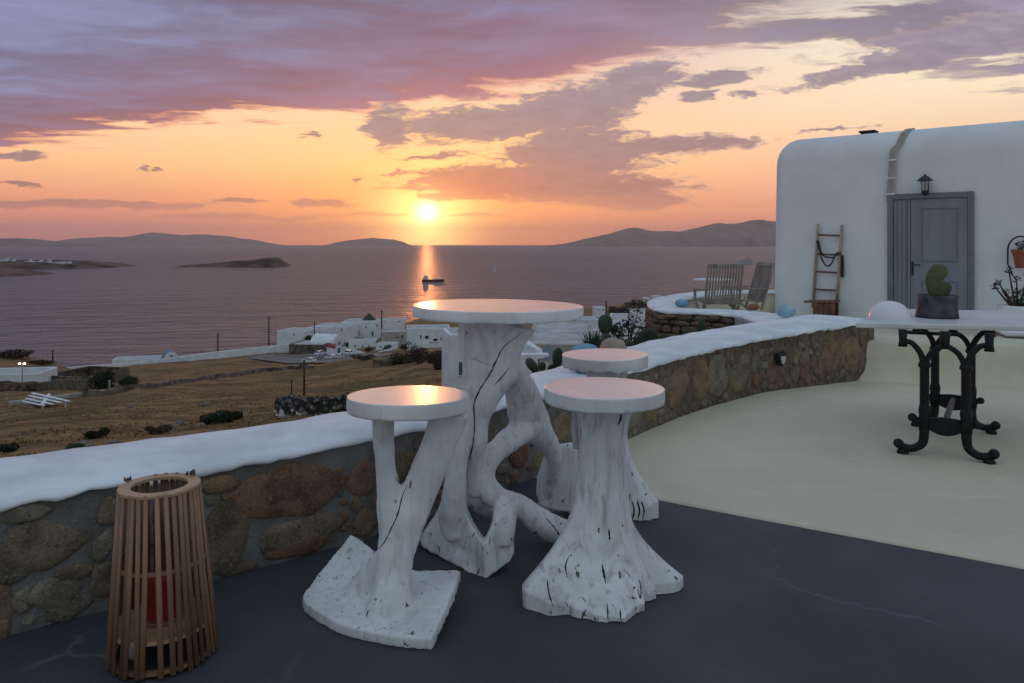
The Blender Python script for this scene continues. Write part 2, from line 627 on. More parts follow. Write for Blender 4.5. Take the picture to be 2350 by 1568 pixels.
brown = t.mix(t.step(n2, .36, .62), (0.25, 0.18, 0.12), (0.085, 0.06, 0.042))
brown = t.mix(t.m('MULTIPLY', t.step(n1, .5, .7), .6), brown, (0.20, 0.175, 0.15))
f_ = t.step(t.m('ADD', t.sep(pos)[0], t.m('MULTIPLY', n1, 1.2)), 0.5, 2.2)
t.put(b.inputs['Base Color'], t.mix(f_, grey, brown))
b.inputs['Roughness'].default_value = .92
bn = t.node('ShaderNodeBump')
bn.inputs['Distance'].default_value = .016
t.put(bn.inputs['Height'], t.m('ADD', n2, t.noise(pos, 70, 4, .7)))
t.l.new(bn.outputs[0], b.inputs['Normal'])
M_stone = stone_mat('rubble', [(0.17, 0.12, 0.08), (0.33, 0.25, 0.15), (0.26, 0.125, 0.07), (0.30, 0.26, 0.19), (0.20, 0.155, 0.11), (0.36, 0.23, 0.11)], 78, 0.009)
M_drystone = stone_mat('dry_stone', [(0.14, 0.095, 0.065), (0.20, 0.15, 0.10), (0.12, 0.085, 0.065), (0.22, 0.14, 0.09)], 25, 0.01)
M_cream = mat('cream_plaster', (0.60, 0.545, 0.40), 0.8, 0.05, 2.2, bump=0.003, bscale=14)
M_plastergrey = mat('grey_plaster', (0.33, 0.33, 0.33), 0.9, 0.1, 4, bump=0.004, bscale=20)

# ---------------------------------------------------------------- sea
SEA = -45.0
sea_m = bpy.data.materials.new('sea_water')
sea_m.use_nodes = True
t = NT(sea_m.node_tree)
b = t.n['Principled BSDF']
pos = t.node('ShaderNodeNewGeometry').outputs['Position']
rot = t.node('ShaderNodeVectorRotate', rotation_type='Z_AXIS')
t.put(rot.inputs['Vector'], pos)
rot.inputs['Angle'].default_value = R(-12)
pr = rot.outputs[0]
n1 = t.noise(t.v('MULTIPLY', pr, (0.016, 0.036, 1)), 1.0, 4, 0.52, 0.5)
n2 = t.noise(t.v('MULTIPLY', pr, (0.07, 0.11, 1)), 1.0, 3, 0.55, 0.3)
n3 = t.noise(t.v('MULTIPLY', pr, (0.5, 0.6, 1)), 1.0, 2, 0.5)
n0 = t.noise(t.v('MULTIPLY', pr, (0.0012, 0.004, 1)), 1.0, 4, 0.55)
h = t.m('ADD', t.m('MULTIPLY', n1, 1.0), t.m('ADD', t.m('MULTIPLY', n2, 0.5), t.m('MULTIPLY', n3, 0.13)))
bn = t.node('ShaderNodeBump')
bn.inputs['Strength'].default_value = 1.0
t.put(bn.inputs['Distance'], t.rng(n0, 0.35, 0.65, 12.0, 20.0))
t.put(bn.inputs['Height'], h)
t.l.new(bn.outputs[0], b.inputs['Normal'])
b.inputs['Base Color'].default_value = (0.12, 0.10, 0.105, 1)
b.inputs['Roughness'].default_value = 0.37
b.inputs['Specular IOR Level'].default_value = 0.42
b.inputs['IOR'].default_value = 1.34
ys = [60, 400, 1200, 4000, 12000, 29500]
s = MB()
s.grid([[(x * 1.0, y, SEA) for x in (-40000, -8000, -1500, 0, 1500, 8000, 40000)] for y in ys])
tag(s.build('sea', sea_m, fix=False), kind='structure')

# ---------------------------------------------------------------- hillside
cols = {
    -900: [(2, -1.2), (10, -3.2), (30, -8), (60, -14), (100, -20), (150, -26), (200, -31), (260, -33), (300, -40), (330, -48), (700, -60)],
    -250: [(2, -1.2), (10, -3.2), (30, -7.8), (60, -13.2), (100, -20.5), (150, -27.2), (200, -33), (262, -34), (295, -41), (325, -48), (700, -60)],
    0: [(2, -1.2), (10, -3), (30, -7.6), (60, -13.2), (100, -20.5), (150, -27.6), (200, -33.5), (258, -35), (282, -41), (300, -48), (700, -60)],
    45: [(2, -1.2), (10, -3), (30, -7.5), (60, -13), (100, -20), (150, -27.6), (200, -33.8), (256, -35), (275, -41), (292, -48), (700, -60)],
    90: [(2, -1.2), (10, -3), (30, -7.5), (60, -13), (100, -20), (150, -27.6), (200, -34), (256, -37.4), (272, -42), (285, -48), (700, -60)],
    180: [(2, -1.2), (10, -3), (30, -7.4), (60, -13), (100, -19.8), (150, -27.4), (200, -34.5), (240, -39), (275, -43.6), (288, -48), (700, -60)],
    350: [(2, -1.2), (10, -3), (30, -7.2), (60, -12.8), (100, -19.2), (150, -26.4), (200, -33.2), (250, -39), (292, -43.6), (306, -48), (700, -60)],
    550: [(2, -1.2), (10, -3), (30, -7), (60, -12.4), (100, -18.6), (150, -25.6), (200, -32), (260, -39), (320, -43.6), (336, -48), (700, -60)],
    720: [(2, -1.2), (10, -3), (30, -6.8), (60, -12), (100, -18), (150, -24.8), (200, -31), (268, -40), (300, -41), (350, -43.2), (372, -48), (700, -60)],
    860: [(2, -1.2), (10, -2.8), (30, -6.4), (60, -11.4), (100, -17), (150, -23.2), (200, -28.6), (270, -36.5), (330, -40), (430, -43.5), (450, -48), (700, -60)],
    1000: [(2, -1.2), (10, -2.6), (30, -6), (60, -10.4), (100, -15.6), (150, -21.4), (200, -26.4), (300, -36), (400, -41), (480, -44), (500, -48), (800, -60)],
    1250: [(2, -1.2), (8, -0.9), (15, -2.6), (30, -5.2), (60, -9.4), (100, -14.4), (200, -25), (300, -34.6), (400, -40), (500, -43.5), (525, -48), (900, -60)],
    1400: [(2, -1.2), (8, -0.8), (15, -2.4), (30, -5), (60, -9), (100, -14), (200, -24.4), (300, -34), (400, -38.5), (500, -41), (560, -43.5), (590, -48), (900, -60)],
    1520: [(2, -1.2), (8, -0.8), (15, -2), (30, -4.8), (60, -9), (100, -14), (200, -24), (300, -33), (400, -37.5), (500, -38.2), (590, -40.5), (640, -48), (900, -60)],
    1800: [(2, -1.2), (8, -0.9), (15, -1.6), (30, -4.5), (60, -9), (100, -14), (200, -24), (300, -33), (400, -37), (500, -38), (590, -41), (640, -48), (900, -60)],
    3200: [(2, -1.2), (8, -0.9), (15, -1.2), (30, -2.5), (60, -6), (100, -12), (200, -22), (300, -31), (400, -36), (500, -38), (590, -41), (640, -48), (900, -60)],
}
cx_ = sorted(cols)


import bisect
PROF = []
for c in cx_:
    PROF.append(([math.log(a) for a, _ in cols[c]], [z for _, z in cols[c]]))


def prof_at(i, ld):
    xs_, ys_ = PROF[i]
    if ld >= xs_[-1]:
        return ys_[-1]
    k = bisect.bisect_right(xs_, ld) - 1
    if k < 0:
        return ys_[0]
    return ys_[k] + (ys_[k + 1] - ys_[k]) * (ld - xs_[k]) / (xs_[k + 1] - xs_[k])


def land(px, d):
    ld = math.log(max(d, 2))
    px = min(max(px, cx_[0]), cx_[-1])
    i = min(bisect.bisect_right(cx_, px) - 1, len(cx_) - 2)
    f = (px - cx_[i]) / (cx_[i + 1] - cx_[i])
    f = f * f * (3 - 2 * f) * 0.5 + f * 0.5
    return prof_at(i, ld) * (1 - f) + prof_at(i + 1, ld) * f


def land_z(x, y):
    z = land(CX + F * x / max(y, 1.0), y)
    amp = min(1.0, max(0, (y - 12) / 60.0))
    return z + amp * (0.7 * fbm((x, y, 0), 0.045, 4) + 0.18 * fbm((x, y, 3), 0.25, 3))


rows = []
dl = np.exp(np.linspace(math.log(2.0), math.log(800), 190))
us = np.linspace(-1250, 3300, 300)
for d in dl:
    rows.append([(((px - CX) / F) * d, d, land_z((px - CX) / F * d, d)) for px in us])
terr_m = bpy.data.materials.new('dry_hillside')
terr_m.use_nodes = True
t = NT(terr_m.node_tree)
b = t.n['Principled BSDF']
pos = t.node('ShaderNodeNewGeometry').outputs['Position']
big = t.noise(pos, 0.035, 4, 0.55)
mid = t.noise(t.v('MULTIPLY', pos, (0.35, 1, 1)), 0.32, 5, 0.66, 0.5)
fin = t.noise(pos, 3.0, 5, 0.7)
m2 = t.noise(t.v('MULTIPLY', pos, (0.4, 1, 1)), 1.1, 5, 0.7, 0.6)
grass = t.mix(t.step(mid, 0.36, 0.62), (0.36, 0.215, 0.098), (0.155, 0.092, 0.045))
grass = t.mix(t.m('MULTIPLY', t.step(m2, 0.52, 0.66), 0.6), grass, (0.42, 0.29, 0.16))
grass = t.mix(t.m('MULTIPLY', t.step(m2, 0.46, 0.34), 0.7), grass, (0.085, 0.06, 0.034))
grass = t.mix(t.m('MULTIPLY', t.step(fin, 0.56, 0.75), 0.6), grass, (0.40, 0.27, 0.14))
grass = t.mix(t.m('MULTIPLY', t.step(fin, 0.44, 0.30), 0.8), grass, (0.055, 0.042, 0.022))
green = t.mix(t.step(fin, 0.4, 0.6), (0.085, 0.085, 0.034), (0.15, 0.115, 0.05))
c = t.mix(t.m('MULTIPLY', t.step(big, 0.52, 0.64), 0.75), grass, green)
dirt = t.noise(pos, 0.11, 5, 0.7)
c = t.mix(t.step(dirt, 0.60, 0.70), c, t.mix(t.step(fin, .4, .6), (0.15, 0.10, 0.075), (0.085, 0.06, 0.045)))
t.put(b.inputs['Base Color'], c)
b.inputs['Roughness'].default_value = 0.95
b.inputs['Specular IOR Level'].default_value = 0.1
bn = t.node('ShaderNodeBump')
bn.inputs['Distance'].default_value = 0.35
t.put(bn.inputs['Height'], t.m('ADD', t.m('MULTIPLY', mid, 2.0), fin))
t.l.new(bn.outputs[0], b.inputs['Normal'])
s = MB()
s.grid(rows)
tag(s.build('hillside', terr_m, smooth=True, fix=False), kind='structure')

# ---------------------------------------------------------------- far islands
M_isle = mat('far_island', (0.22, 0.165, 0.135), 0.95, 0.2, 0.004, detail=5, spec=0.1)
M_islet = mat('near_islet', (0.15, 0.095, 0.075), 0.95, 0.3, 0.02, detail=6, spec=0.1)


def island(name, prof, d, depth, m, rough, seed, near_y=None):
    """prof: skyline (px, py); a ridge with a front and a back slope at distance d"""
    pts = np.array(prof, float)
    n = 150
    xs = np.linspace(pts[0, 0], pts[-1, 0], n)
    sk = np.interp(xs, pts[:, 0], pts[:, 1])
    # soften the corners of the skyline
    k = np.array([1, 2, 3, 2, 1.0]); k /= k.sum()
    sk = np.convolve(np.pad(sk, 2, mode='edge'), k, 'valid')
    rws = []
    for f in np.linspace(0, 1, 13):
        row = []
        for i, px in enumerate(xs):
            y = d + depth * (f - 0.5)
            hz = max(0.0, EYE - (sk[i] - HY) / F * d - SEA)
            prof_f = math.sin(math.pi * min(1, max(0, f))) ** 0.8
            x = (px - CX) / F * d
            nz = fbm((x * 0.001 + seed, y * 0.001, seed), rough, 5)
            end = min(1, 8 * min(i, n - 1 - i) / n)
            z = SEA - 4 + (hz + 4) * prof_f * (1 + 0.16 * nz * (1 if 0.0 < f < 1 else 0)) * (end if hz > 2 else 1)
            row.append((x, y + 0.12 * depth * fbm((x * 0.001, seed, f), rough, 3), z))
        rws.append(row)
    q = MB()
    q.grid(rws)
    return tag(q.build(name, m, smooth=True, fix=False), kind='structure')


island('island_hills', [(1225, 561), (1330, 551), (1400, 537), (1440, 529), (1470, 524), (1520, 529), (1560, 532), (1600, 526), (1640, 517), (1700, 516), (1735, 508),
                  (1775, 514), (1850, 520), (2000, 540), (2150, 560)], 14000, 3500, M_isle, 0.9, 1)
island('island_hills', [(130, 560), (180, 550), (240, 545), (300, 546), (360, 535), (420, 541), (470, 538), (530, 546), (640, 559)], 21000, 4500, M_isle, 0.8, 5)
island('island_hills', [(770, 560), (820, 550), (860, 546), (900, 550), (940, 560)], 24000, 4000, M_isle, 0.8, 9)
island('island_hills', [(-500, 560), (-300, 553), (-100, 555), (0, 551), (40, 548), (90, 551), (150, 558), (255, 564)], 12000, 2500, M_isle, 0.9, 13)
island('islet', [(403, 612), (450, 607), (520, 602), (580, 596), (620, 590), (650, 595), (668, 608)], 1560, 150, M_islet, 14, 21)
island('peninsula', [(-500, 590), (-200, 596), (0, 598), (60, 597), (150, 599), (220, 602), (296, 612)], 1480, 330, M_islet, 9, 33)
island('peninsula', [(-420, 604), (-150, 610), (0, 615), (60, 624), (112, 634)], 1130, 200, M_islet, 12, 35)

# ---------------------------------------------------------------- terrace floor
W_plan = [(-4.6, 0.1), (-3.0, 1.44), (-1.69, 2.51), (-1.166, 2.935), (-0.59, 3.42), (0.06, 4.17), (0.766, 5.06), (1.435, 5.91), (2.17, 6.62), (2.95, 7.2), (3.66, 7.71)]
W = [Vector((q[0], q[1], 0)) for q in spline(W_plan, n=14)]
EDGE_A, EDGE_B = G(1462, 1140), G(2350, 1307)
ed = (EDGE_B - EDGE_A).normalized()
split = EDGE_A - ed * 0.62                        # where the paint edge meets the wall


def floor_mat(name, c1, c2, rough, cracks, spec=0.4):
    m = bpy.data.materials.new(name)
    m.use_nodes = True
    t = NT(m.node_tree)
    b = t.n['Principled BSDF']
    pos = t.node('ShaderNodeNewGeometry').outputs['Position']
    n1 = t.noise(pos, 1.3, 5, 0.6, 0.4)
    n2 = t.noise(pos, 38, 4, 0.7)
    sm = t.noise(t.v('MULTIPLY', pos, (2, 5, 1)), 1.6, 6, 0.7, 1.2)
    c = t.mix(t.step(n1, 0.3, 0.7), c1, c2)
    c = t.mix(t.m('MULTIPLY', t.step(sm, 0.58, 0.72), 0.28), c, tuple(min(1, q * 1.5 + 0.01) for q in c1))
    c = t.mix(t.m('MULTIPLY', t.step(n2, 0.60, 0.75), 0.35), c, tuple(q * 0.6 for q in c2))
    c = t.mix(t.m('MULTIPLY', t.step(n2, 0.36, 0.24), 0.30), c, tuple(min(1, q * 1.7) for q in c1))
    if cracks:
        v = t.voro(t.v('ADD', pos, t.v('SCALE', t.noise(pos, 2.2, 4, 0.6, out=1), 0.5)), 0.55, 'DISTANCE_TO_EDGE')
        cr = t.m('MULTIPLY', t.step(v, 0.010, 0.002), t.step(t.noise(pos, 1.1, 2), 0.52, 0.6))
        c = t.mix(t.m('MULTIPLY', cr, 0.35), c, tuple(min(1, q * 2.6) for q in c1))
    t.put(b.inputs['Base Color'], c)
    t.put(b.inputs['Roughness'], t.rng(n1, 0.3, 0.7, rough - 0.07, rough + 0.07))
    b.inputs['Specular IOR Level'].default_value = spec
    bn = t.node('ShaderNodeBump')
    bn.inputs['Distance'].default_value = 0.0025
    t.put(bn.inputs['Height'], t.m('ADD', t.noise(pos, 55, 4, 0.7), t.m('MULTIPLY', sm, 2.0)))
    t.l.new(bn.outputs[0], b.inputs['Normal'])
    return m


M_dark = floor_mat('dark_floor_paint', (0.054, 0.058, 0.066), (0.040, 0.043, 0.050), 0.62, True)
M_creamfloor = floor_mat('cream_floor_paint', (0.64, 0.575, 0.42), (0.57, 0.51, 0.375), 0.66, False)
ov = Vector((-ed.y, ed.x, 0)) * .3              # runs on under the cream paint
dark_poly = [split + ov, EDGE_A + ed * 9 + ov, Vector((9, -5, 0)), Vector((-5, -5, 0)), Vector((-4.4, 0.1, 0)), Vector((-2.8, 1.5, 0)), Vector((-1.6, 2.6, 0)),
             Vector((-1.1, 3.05, 0)), Vector((-.5, 3.6, 0))]
s = MB()
s.prism([(p.x, p.y) for p in dark_poly][::-1], -0.22, 0.0)
tag(s.build('dark_terrace_floor', M_dark), kind='structure')
# the cream part is one sheet, folded down a little beyond a crease
FOLD_A, FOLD_B = G(1700, 896), G(2350, 950)
fd = (FOLD_B - FOLD_A).normalized()
fn = Vector((-fd.y, fd.x, 0))


def cream_z(x, y):
    q = (Vector((x, y, 0)) - FOLD_A).dot(fn)
    a = 0.5 * (q + math.sqrt(q * q + 0.006))
    return -0.045 * a + 0.004 * fbm((x, y, 0), 0.8, 3) + 0.0045


rows = []
nrm = Vector((-ed.y, ed.x, 0))
for j in range(70):
    row = []
    v = (j / 69) ** 1.2 * 9.0
    u0 = -1.2
    while u0 < 5:                                 # the sheet starts under the stone wall
        p = EDGE_A + ed * u0 + nrm * v
        near_ = min(range(len(W) - 1), key=lambda q: (W[q] - p).length_squared)
        tn = (W[near_ + 1] - W[near_]).normalized()
        if (p - W[near_]).dot(Vector((tn.y, -tn.x, 0))) > -.16:
            break
        u0 += .04
    for i in range(90):
        u = u0 + (i / 89) * (8.95 - u0)
        p = EDGE_A + ed * u + nrm * v
        if j == 0:
            p = p + nrm * (0.006 * fbm((u, 0, 0), 2.5, 3))
        row.append((p.x, p.y, cream_z(p.x, p.y) if j else 0.0045))
    rows.append(row)
rows.insert(0, [(p[0], p[1], -.02) for p in rows[0]])      # the painted skin turns down at its edge
s = MB()
s.grid(rows)
tag(s.build('cream_terrace_floor', M_creamfloor, smooth=True, fix=False), kind='structure')

# ---------------------------------------------------------------- the low stone wall round the terrace
wall = empty('stone_wall', W[0].to_tuple(), 'long low rubble stone wall with thick white rounded cap beside the driftwood stools', 'wall')
arc = [0.0]
for i in range(1, len(W)):
    arc.append(arc[-1] + (W[i] - W[i - 1]).length)
LEN = arc[-1]


def wall_at(sv):
    i = min(max(np.searchsorted(arc, sv) - 1, 0), len(W) - 2)
    f = (sv - arc[i]) / max(1e-6, arc[i + 1] - arc[i])
    p = W[i].lerp(W[i + 1], f)
    tn = (W[min(i + 2, len(W) - 1)] - W[max(i - 1, 0)]).normalized()
    return p, tn, Vector((tn.y, -tn.x, 0))          # point, along, outward (to the terrace)


S_A = 4.2     # arc values of measured widths
wid = lambda q: float(np.interp(q, [0, 2.0, 3.5, 5.0, 6.4, 7.5, 9.0, LEN], [.55, .55, .62, .50, .42, .45, .62, .78]))
topz = lambda q: float(np.interp(q, [0, 3.5, 5.0, 7.0, 9.0, LEN], [.455, .425, .425, .43, .45, .50]))
N = 230
core_r, cap_r = [], []
for i in range(N):
    q = LEN * i / (N - 1)
    p, tn, out = wall_at(q)
    tz = topz(q) + 0.010 * fbm((q, 0, 0), 1.4, 3)
    wd = wid(q)
    wob = 0.012 * fbm((q, 5, 0), 2.0, 3)
    core_r.append([p + out * (0.0 + 0.01 * fbm((q, z * 3, 1), 5, 3)) + Vector((0, 0, z)) for z in (-0.15, 0.0, 0.1, 0.2, 0.3, tz)]
                  + [p - out * wd * 0.98 + Vector((0, 0, z)) for z in (tz, -1.6)])
    low = 0.018 * fbm((q, 2, 0), 3.2, 4) + 0.010 * fbm((q, 9, 0), 14, 2)
    oh = 0.018 + wob
    back = 0.018 * fbm((q, 7, 0), 2.4, 4)
    prof = [(oh - .02, tz - 0.004 + low), (oh, tz + 0.004 + low), (oh - .003, tz + 0.016 + low * .6), (oh - .02, tz + 0.028 + low * .2), (-0.10, tz + 0.036), (-wd * .5, tz + .042), (-wd * .85, tz + .036),
            (-wd - .008 + back, tz + .024), (-wd - .02 + back, tz + .0), (-wd - .01, tz - .06)]
    cap_r.append([p + out * a + Vector((0, 0, zz_ + 0.005 * fbm((q, a, 0), 4, 2))) for a, zz_ in prof])
s = MB()
s.grid(core_r)
s.f.append(tuple((N - 1) * 8 + k for k in range(8)))
s.build('mortar_core', M_wallmortar, wall, smooth=False, fix=False)
s = MB()
s.grid(cap_r)
s.f.append(tuple((N - 1) * 10 + k for k in range(10)))
s.build('white_cap', M_cap, wall, smooth=True, fix=False)


def stone_piece(name, c, along, up, out, w_, h_, m, parent, seed, depth=0.022, tilt=0.0, corners=0.35):
    """one irregular stone set into a face"""
    rnd = random.Random(seed)
    k = 14
    ring = []
    # a rough polygon of 5 to 7 corners, its sides slightly hollow or full
    nc = rnd.randint(5, 7)
    ca = sorted([(j + rnd.uniform(-.30, .30)) / nc * 2 * math.pi for j in range(nc)])
    cr = [rnd.uniform(.86, 1.12) for _ in range(nc)]
    cp = []
    for a, r_ in zip(ca, cr):
        e = 1.0 / (abs(math.cos(a)) ** 2.6 + abs(math.sin(a)) ** 2.6) ** (1 / 2.6)
        cp.append((math.cos(a) * r_ * e, math.sin(a) * r_ * e))
    for j in range(k):
        f = j / k * nc
        i0 = int(f) % nc
        f -= int(f)
        p0, p1 = cp[i0], cp[(i0 + 1) % nc]
        e = 1 + .07 * math.sin(math.pi * f) + rnd.uniform(-.025, .025)
        a, b2 = (p0[0] * (1 - f) + p1[0] * f) * e * w_ / 2, (p0[1] * (1 - f) + p1[1] * f) * e * h_ / 2
        ring.append((a * math.cos(tilt) - b2 * math.sin(tilt), a * math.sin(tilt) + b2 * math.cos(tilt)))
    vs, fs = [], []
    for sc_, dp in ((1.03, -0.03), (1.0, depth * 0.15), (0.94, depth * 0.85), (0.55, depth)):
        for (a, b2) in ring:
            jt = depth * 0.35 * (rnd.random() - 0.5) if dp > 0 else 0
            vs.append(c + along * a * sc_ + up * b2 * sc_ + out * (dp + jt))
    vs.append(c + out * depth * (0.9 + 0.4 * rnd.random()))
    for r_ in range(3):
        for j in range(k):
            j2 = (j + 1) % k
            fs.append((r_ * k + j, r_ * k + j2, (r_ + 1) * k + j2, (r_ + 1) * k + j))
    for j in range(k):
        fs.append((3 * k + j, 3 * k + (j + 1) % k, 4 * k))
    q = MB()
    q.add(vs, fs)
    return q.build(name, m, parent, smooth=True)


def wall_hit(px, py):
    """photo pixel -> (arc, z) on the terrace face of the wall"""
    dr = Vector(((px - CX) / F, 1, -(py - HY) / F))
    for i in range(len(W) - 1):
        a, b2 = W[i], W[i + 1]
        e = b2 - a
        den = dr.x * e.y - dr.y * e.x
        if abs(den) < 1e-9:
            continue
        tt = (a.x * e.y - a.y * e.x) / den
        k = (a.x * dr.y - a.y * dr.x) / den
        if tt > 0 and 0 <= k <= 1:
            return arc[i] + k * e.length, EYE + dr.z * tt
    return None


# stones that can be told apart in the photograph (x0, x1, y0, y1 in the 2350-wide view; tilt)
seen = [(0, 201, 1190, 1308, .10), (68, 182, 1330, 1394, .05), (104, 214, 1384, 1437, .15), (-30, 30, 1350, 1468, 0), (226, 286, 1136, 1208, .1), (209, 268, 1292, 1368, .3),
        (466, 573, 1168, 1336, .2), (545, 780, 1066, 1194, .06), (598, 778, 1182, 1262, .14), (457, 545, 1092, 1130, .1), (0, 120, 1156, 1192, .05), (602, 752, 1258, 1300, .12),
        (797, 866, 1062, 1138, .1), (808, 868, 1182, 1250, .2), (215, 262, 1216, 1286, .2), (-10, 60, 1298, 1340, .1), (130, 215, 1296, 1330, .1), (500, 590, 1316, 1340, .2), (884, 960, 1150, 1215, .2), (880, 990, 1040, 1100, .1)]
taken = []
for i, (x0, x1, y0, y1, tl) in enumerate(seen):
    xc, yc = (x0 + x1) / 2, (y0 + y1) / 2
    hA, hB, hC = wall_hit(max(x0, -60), yc), wall_hit(x1, yc), wall_hit(xc, yc)
    up_, dn_ = wall_hit(xc, y0), wall_hit(xc, y1)
    if not (hA and hB and hC and up_ and dn_):
        continue
    w_, h_ = hB[0] - hA[0], up_[1] - dn_[1]
    zc = min(max(hC[1], h_ / 2 + .004), 0.42 - h_ / 2)
    p, tn, out = wall_at(hC[0])
    stone_piece('stone', p + Vector((0, 0, zc)), tn, Vector((0, 0, 1)), out, w_ * 1.13, h_ * 1.13, M_stone, wall, 100 + i, 0.009, -tl * .3)
    taken.append((hC[0], zc, w_ / 2, h_ / 2))
rnd = random.Random(4)
tries = 0
n_st = 0
while tries < 7000 and n_st < 230:
    tries += 1
    q = rnd.uniform(2.2, LEN - .12)
    big_ = max(0.35, 1 - tries / 3600)
    w_ = rnd.uniform(.12, .46) * big_
    h_ = w_ * rnd.uniform(.5, 1.5)
    h_ = min(h_, .33)
    z = rnd.uniform(h_ / 2 + .005, 0.405 - h_ / 2)
    if any(abs(q - a) < (w_ / 2 + b2) * .86 + .003 and abs(z - c_) < (h_ / 2 + d_) * .84 + .003 for a, c_, b2, d_ in taken):
        continue
    p, tn, out = wall_at(q)
    stone_piece('stone', p + Vector((0, 0, z)), tn, Vector((0, 0, 1)), out, w_, h_, M_stone, wall, 500 + tries, 0.007, rnd.uniform(-.12, .12))
    taken.append((q, z, w_ / 2, h_ / 2))
    n_st += 1

# ---------------------------------------------------------------- cream parapet and the stone block that close the terrace at the back
pe = W[-1]
par = empty('parapet', (pe.x, pe.y, 0), 'low cream plastered parapet with pale cap behind the iron table', 'wall')
s = MB()
pa, pb = G(1996, 862), G(2330, 872)
A, B = Vector((pa.x - .12, pa.y + .1, 0)), Vector((pb.x + .3, pb.y - .05, 0))
dn = (B - A).normalized()
nn = Vector((-dn.y, dn.x, 0))
rows = []
for i in range(40):
    q = A.lerp(B, i / 39)
    wv_ = 0.01 * fbm((i * .3, 0, 0), 1, 2)
    prof = [(-.22, -.16), (-.06, -.02), (-.005, .04), (.012, .16), (.02 + wv_, .30), (.06, .330), (.35, .34), (.72, .335), (.76, .30), (.77, -.5)]
    rows.append([q + nn * a + Vector((0, 0, z)) for a, z in prof])
s.grid(rows)
s.build('plaster_body', M_cream, par, smooth=True, fix=False)

blk = empty('stone_wall', G(2310, 852).to_tuple(), 'short stone wall end with white cap beyond the iron table', 'wall')
s = MB()
q0 = G(2312, 852)
bd = Vector((.93, -.36, 0))
bn_ = Vector((.36, .93, 0))
pl = [q0, q0 + bd * 1.6, q0 + bd * 1.6 + bn_ * .7, q0 + bn_ * .7]
s.prism([(p.x, p.y) for p in pl], -0.1, 0.36)
s.build('mortar_core', M_mortar, blk, bevel=.03)
s = MB()
pl = [q0 - bd * .03 - bn_ * .03, q0 + bd * 1.63 - bn_ * .03, q0 + bd * 1.63 + bn_ * .73, q0 - bd * .03 + bn_ * .73]
s.prism([(p.x, p.y) for p in pl], 0.355, 0.42)
s.build('white_cap', M_cap, blk, smooth=True, bevel=.025)
for i, (a, z, w_, h_) in enumerate([(.12, .10, .20, .16), (.14, .27, .22, .13), (.40, .13, .26, .2), (.42, .29, .2, .1), (.72, .18, .3, .28), (1.1, .18, .34, .24)]):
    stone_piece('stone', q0 + bd * a + Vector((0, 0, z)), bd, Vector((0, 0, 1)), -bn_, w_, h_, M_stone, blk, 900 + i, .018)

# ---------------------------------------------------------------- upper yard with its curved parapet
near_f = [G(1520, 703, .42), G(1530, 714, .42), G(1623, 718, .42), G(1696, 724, .42), G(1773, 747, .42), G(1800, 770, .42)]
near_b = [G(1584, 703, .42), G(1600, 706, .42), G(1660, 710, .42), G(1764, 717, .42), G(1858, 724, .42), G(1925, 732, .42)]
s = MB()
yard_poly = [(2.35, 12.3), (2.15, 10.3), (2.9, 9.6), (2.95, 8.4), (3.6, 8.0), (5.6, 7.6), (9.5, 6.2), (12, 9), (6, 16), (4.6, 14.4), (3.3, 13.7)]
s.prism(yard_poly, -0.6, 0.005)
tag(s.build('yard', M_creamfloor), kind='structure')
yard = empty('parapet', (2.2, 10.2, 0), 'curved yard parapet with white cap over dark dry stone retaining wall', 'wall')
arc_f = [near_f[4], near_f[3], near_f[2], near_f[1], Vector((1.98, 10.8, .42)), Vector((2.2, 11.9, .42)), Vector((2.75, 13.0, .42)), Vector((3.5, 13.95, .42)), Vector((4.3, 14.3, .42)), Vector((5.4, 14.25, .42))]
sp = [Vector(q) for q in spline([p.to_tuple() for p in arc_f], n=9)]
rows, rows_c = [], []
for i, p in enumerate(sp):
    tn = (sp[min(i + 1, len(sp) - 1)] - sp[max(i - 1, 0)])
    tn.z = 0
    tn.normalize()
    o_ = Vector((-tn.y, tn.x, 0))       # outward: away from the yard
    if o_.dot(p - Vector((4.2, 11.2, .42))) < 0:
        o_ = -o_
    wd = .46 + .10 * math.sin(i * .12)
    q = i * .12
    base = Vector((p.x, p.y, 0))
    rows.append([base + o_ * .02 + Vector((0, 0, z)) for z in (-2.2, .40)] + [base - o_ * wd + Vector((0, 0, z)) for z in (.40, -.05)])
    low = .014 * fbm((q, 3, 0), 3, 3)
    rows_c.append([base + o_ * a + Vector((0, 0, z + .006 * fbm((q, a, 0), 3, 2))) for a, z in ((.0, .385 + low), (.045, .39 + low), (.045, .415), (.01, .435), (-.1, .445), (-wd * .7, .44), (-wd - .005, .425), (-wd - .012, .40))])
s = MB()
s.grid(rows)
s.build('plaster_body', M_cream, yard, smooth=True, fix=True)
s = MB()
s.grid(rows_c)
s.build('white_cap', M_cap, yard, smooth=True, fix=True)
# face of the retaining wall: dark bedding and flat stones, following the curve
M_bed = mat('dry_joint', (0.045, 0.034, 0.026), 0.95, 0.2, 12, bump=.02, bscale=20)
fa_i = [i for i, p in enumerate(sp) if i >= 9 and i <= 46]
face = []
for i in fa_i:
    tn = sp[min(i + 1, len(sp) - 1)] - sp[max(i - 1, 0)]
    tn.z = 0
    tn.normalize()
    o_ = Vector((-tn.y, tn.x, 0))
    if o_.dot(sp[i] - Vector((4.2, 11.2, .42))) < 0:
        o_ = -o_
    face.append((Vector((sp[i].x, sp[i].y, 0)), o_))
s = MB()
s.grid([[p + o_ * .035 + Vector((0, 0, z)) for z in (-2.2, -1, 0, .388)] for p, o_ in face])
s.build('joint_bed', M_bed, yard, smooth=True)
rnd = random.Random(12)
fl = [0.0]
for i in range(1, len(face)):
    fl.append(fl[-1] + (face[i][0] - face[i - 1][0]).length)
z = .385
